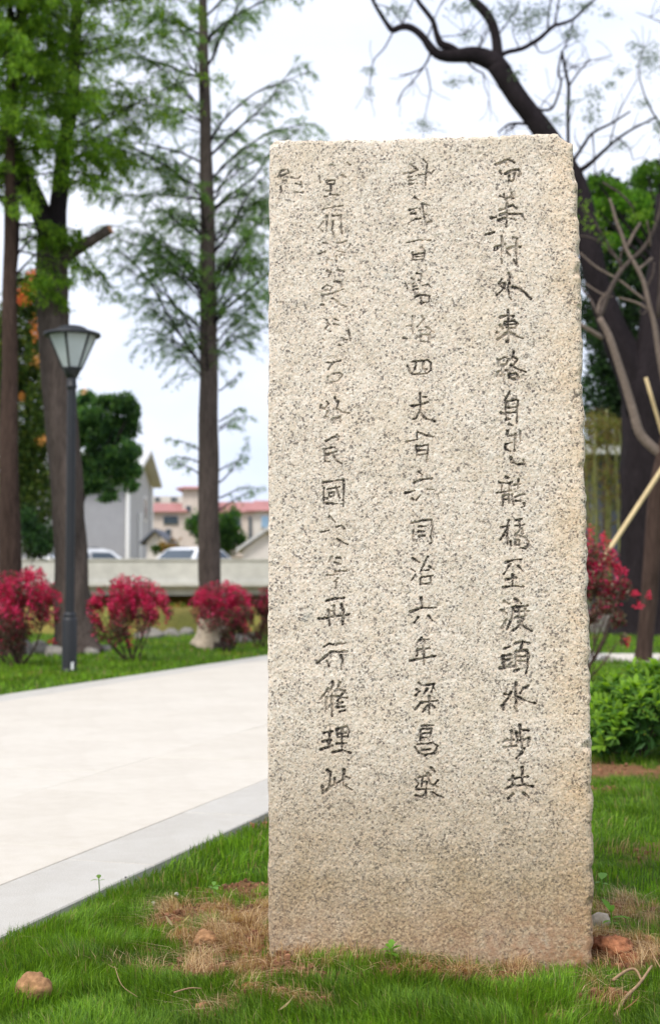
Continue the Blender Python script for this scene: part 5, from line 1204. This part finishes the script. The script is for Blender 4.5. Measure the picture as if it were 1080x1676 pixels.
# ------------------------------------------------------------------ seedlings, twigs, leaf litter
def leafblade(mb, o, az, el, L, W, c, droop=.3):
    d = dirv(az, el); s_ = np.array([-math.sin(az), math.cos(az), 0]); rows = []
    for f, wf in ((0, .08), (.2, .7), (.5, 1), (.8, .62), (1, .03)):
        p = o + d * L * f + np.array([0, 0, -droop * L * f * f]); rows += [p - s_ * W * .5 * wf + np.array([0, 0, W * .12 * wf]), p, p + s_ * W * .5 * wf + np.array([0, 0, W * .12 * wf])]
    q = []
    for a in range(4): q += [(a * 3, a * 3 + 1, a * 3 + 4, a * 3 + 3), (a * 3 + 1, a * 3 + 2, a * 3 + 5, a * 3 + 4)]
    mb.add(rows, q, c=c)
def seedling(px, py, label, lv, h, col, name='seedling'):
    g = gnd(px, py); root = thing(name, g, label, 'seedling')
    MB().tube([(0, 0, -.01), (.002, 0, h * .5), (.0, .001, h)], .0016, 5, c=col).build('stem', M_leaf, root)
    for az, el, L, W, f in lv:
        mb = MB(); leafblade(mb, np.array([0, 0, h * f]), R(az), R(el), L, W, np.array(col) * random.uniform(.85, 1.2)); mb.build('leaf', M_leaf, root, True)
seedling(162, 1474, 'slender pale green seedling with three leaves at the kerb edge', [(200, 15, .026, .010, .95), (100, 50, .022, .014, 1), (-10, 30, .022, .010, .9), (250, 60, .02, .012, 1)], .062, (.20, .34, .10))
seedling(350, 1478, 'small light green seedling with broad leaves at the upper edge of the bare patch', [(170, 35, .022, .014, .8), (20, 20, .026, .016, .9), (-60, 10, .024, .018, .9), (90, 50, .02, .014, 1)], .050, (.22, .42, .09))
seedling(640, 1590, 'bright green seedling against the foot of the stele', [(170, 10, .03, .014, .9), (20, 30, .034, .014, .9), (80, 70, .03, .016, 1), (-50, 5, .026, .014, .7), (130, 45, .028, .014, .9), (-10, 60, .03, .012, 1), (210, 40, .022, .012, .6)], .040, (.20, .42, .05))
seedling(1000, 1540, 'green seedling with two long leaves behind the red clod', [(5, 12, .062, .019, .7), (125, 55, .058, .020, .9), (210, 10, .03, .014, .6), (-60, 25, .03, .014, .5), (60, 60, .03, .014, .9)], .070, (.20, .42, .05))
seedling(972, 1565, 'small green seedling between the stele corner and the red clod', [(120, 50, .036, .016, .6), (200, 20, .02, .01, .6), (-20, 20, .03, .013, .5)], .045, (.17, .38, .05))
seedling(984, 1462, 'round-leaved green weed right of the stele', [(60, 50, .034, .030, 1), (200, 15, .024, .014, .8), (-40, 20, .022, .016, .7)], .045, (.22, .42, .10))
def stick(pts, w_, label, mat=M_twig, name='twig'):
    q = [gnd(px, py, dz) for px, py, dz in pts]; b = q[0].copy(); c = curve(q, 4); r_ = np.linspace(w_, w_ * .55, len(c)); o = MB().tube(c, r_, 7, rough=.15).build(name, mat, None, True, b); o.location = tuple(b); tag(o, label, 'twig')
stick([(1008, 1672, .02), (1022, 1650, .025), (1045, 1628, .03), (1066, 1608, .045)], .0052, 'thick brown twig lying in the grass at the lower right corner')
stick([(1003, 1620, .03), (1025, 1608, .035), (1040, 1604, .03), (1050, 1618, .02)], .0042, 'bent pale twig above the thick one at the lower right')
stick([(188, 1610, .045), (200, 1632, .03), (225, 1654, .03)], .0011, 'thin straw stalk beside the lower left ochre stone')
stick([(1062, 1578, .03), (1085, 1606, .03), (1110, 1620, .03)], .0016, 'thin dry stem right of the red clod')
stick([(285, 1652, .038), (310, 1648, .042), (330, 1646, .038)], .0018, 'short brown straw lying on the grass below the bare patch')
stick([(402, 1582, .02), (425, 1592, .022), (437, 1598, .02)], .0022, 'short pale twig in the straw at the left foot of the stele')
def dryleaf(px, py, L, W, az, el, col, label):
    g = gnd(px, py, .03); mb = MB(); leafblade(mb, np.zeros(3), R(az), R(el), L, W, col, -.5); o = mb.build('fallen_leaf', M_leaf, None, True); o.location = tuple(g); tag(o, label, 'leaf')
dryleaf(283, 1530, .026, .013, 150, 25, (.62, .50, .30), 'curled pale fallen leaf at the left of the bare patch')
dryleaf(298, 1522, .024, .012, 20, 20, (.55, .46, .16), 'yellowish fallen leaf beside the curled pale one')
dryleaf(455, 1676, .030, .012, 20, 10, (.55, .42, .22), 'tan fallen leaf at the bottom edge below the stele')
dryleaf(1018, 1672, .04, .018, -20, 20, (.42, .24, .13), 'brown fallen leaf under the thick twig at the lower right')
dryleaf(195, 1604, .03, .014, 200, 5, (.45, .30, .18), 'brown fallen leaf in the grass above the lower left stone')
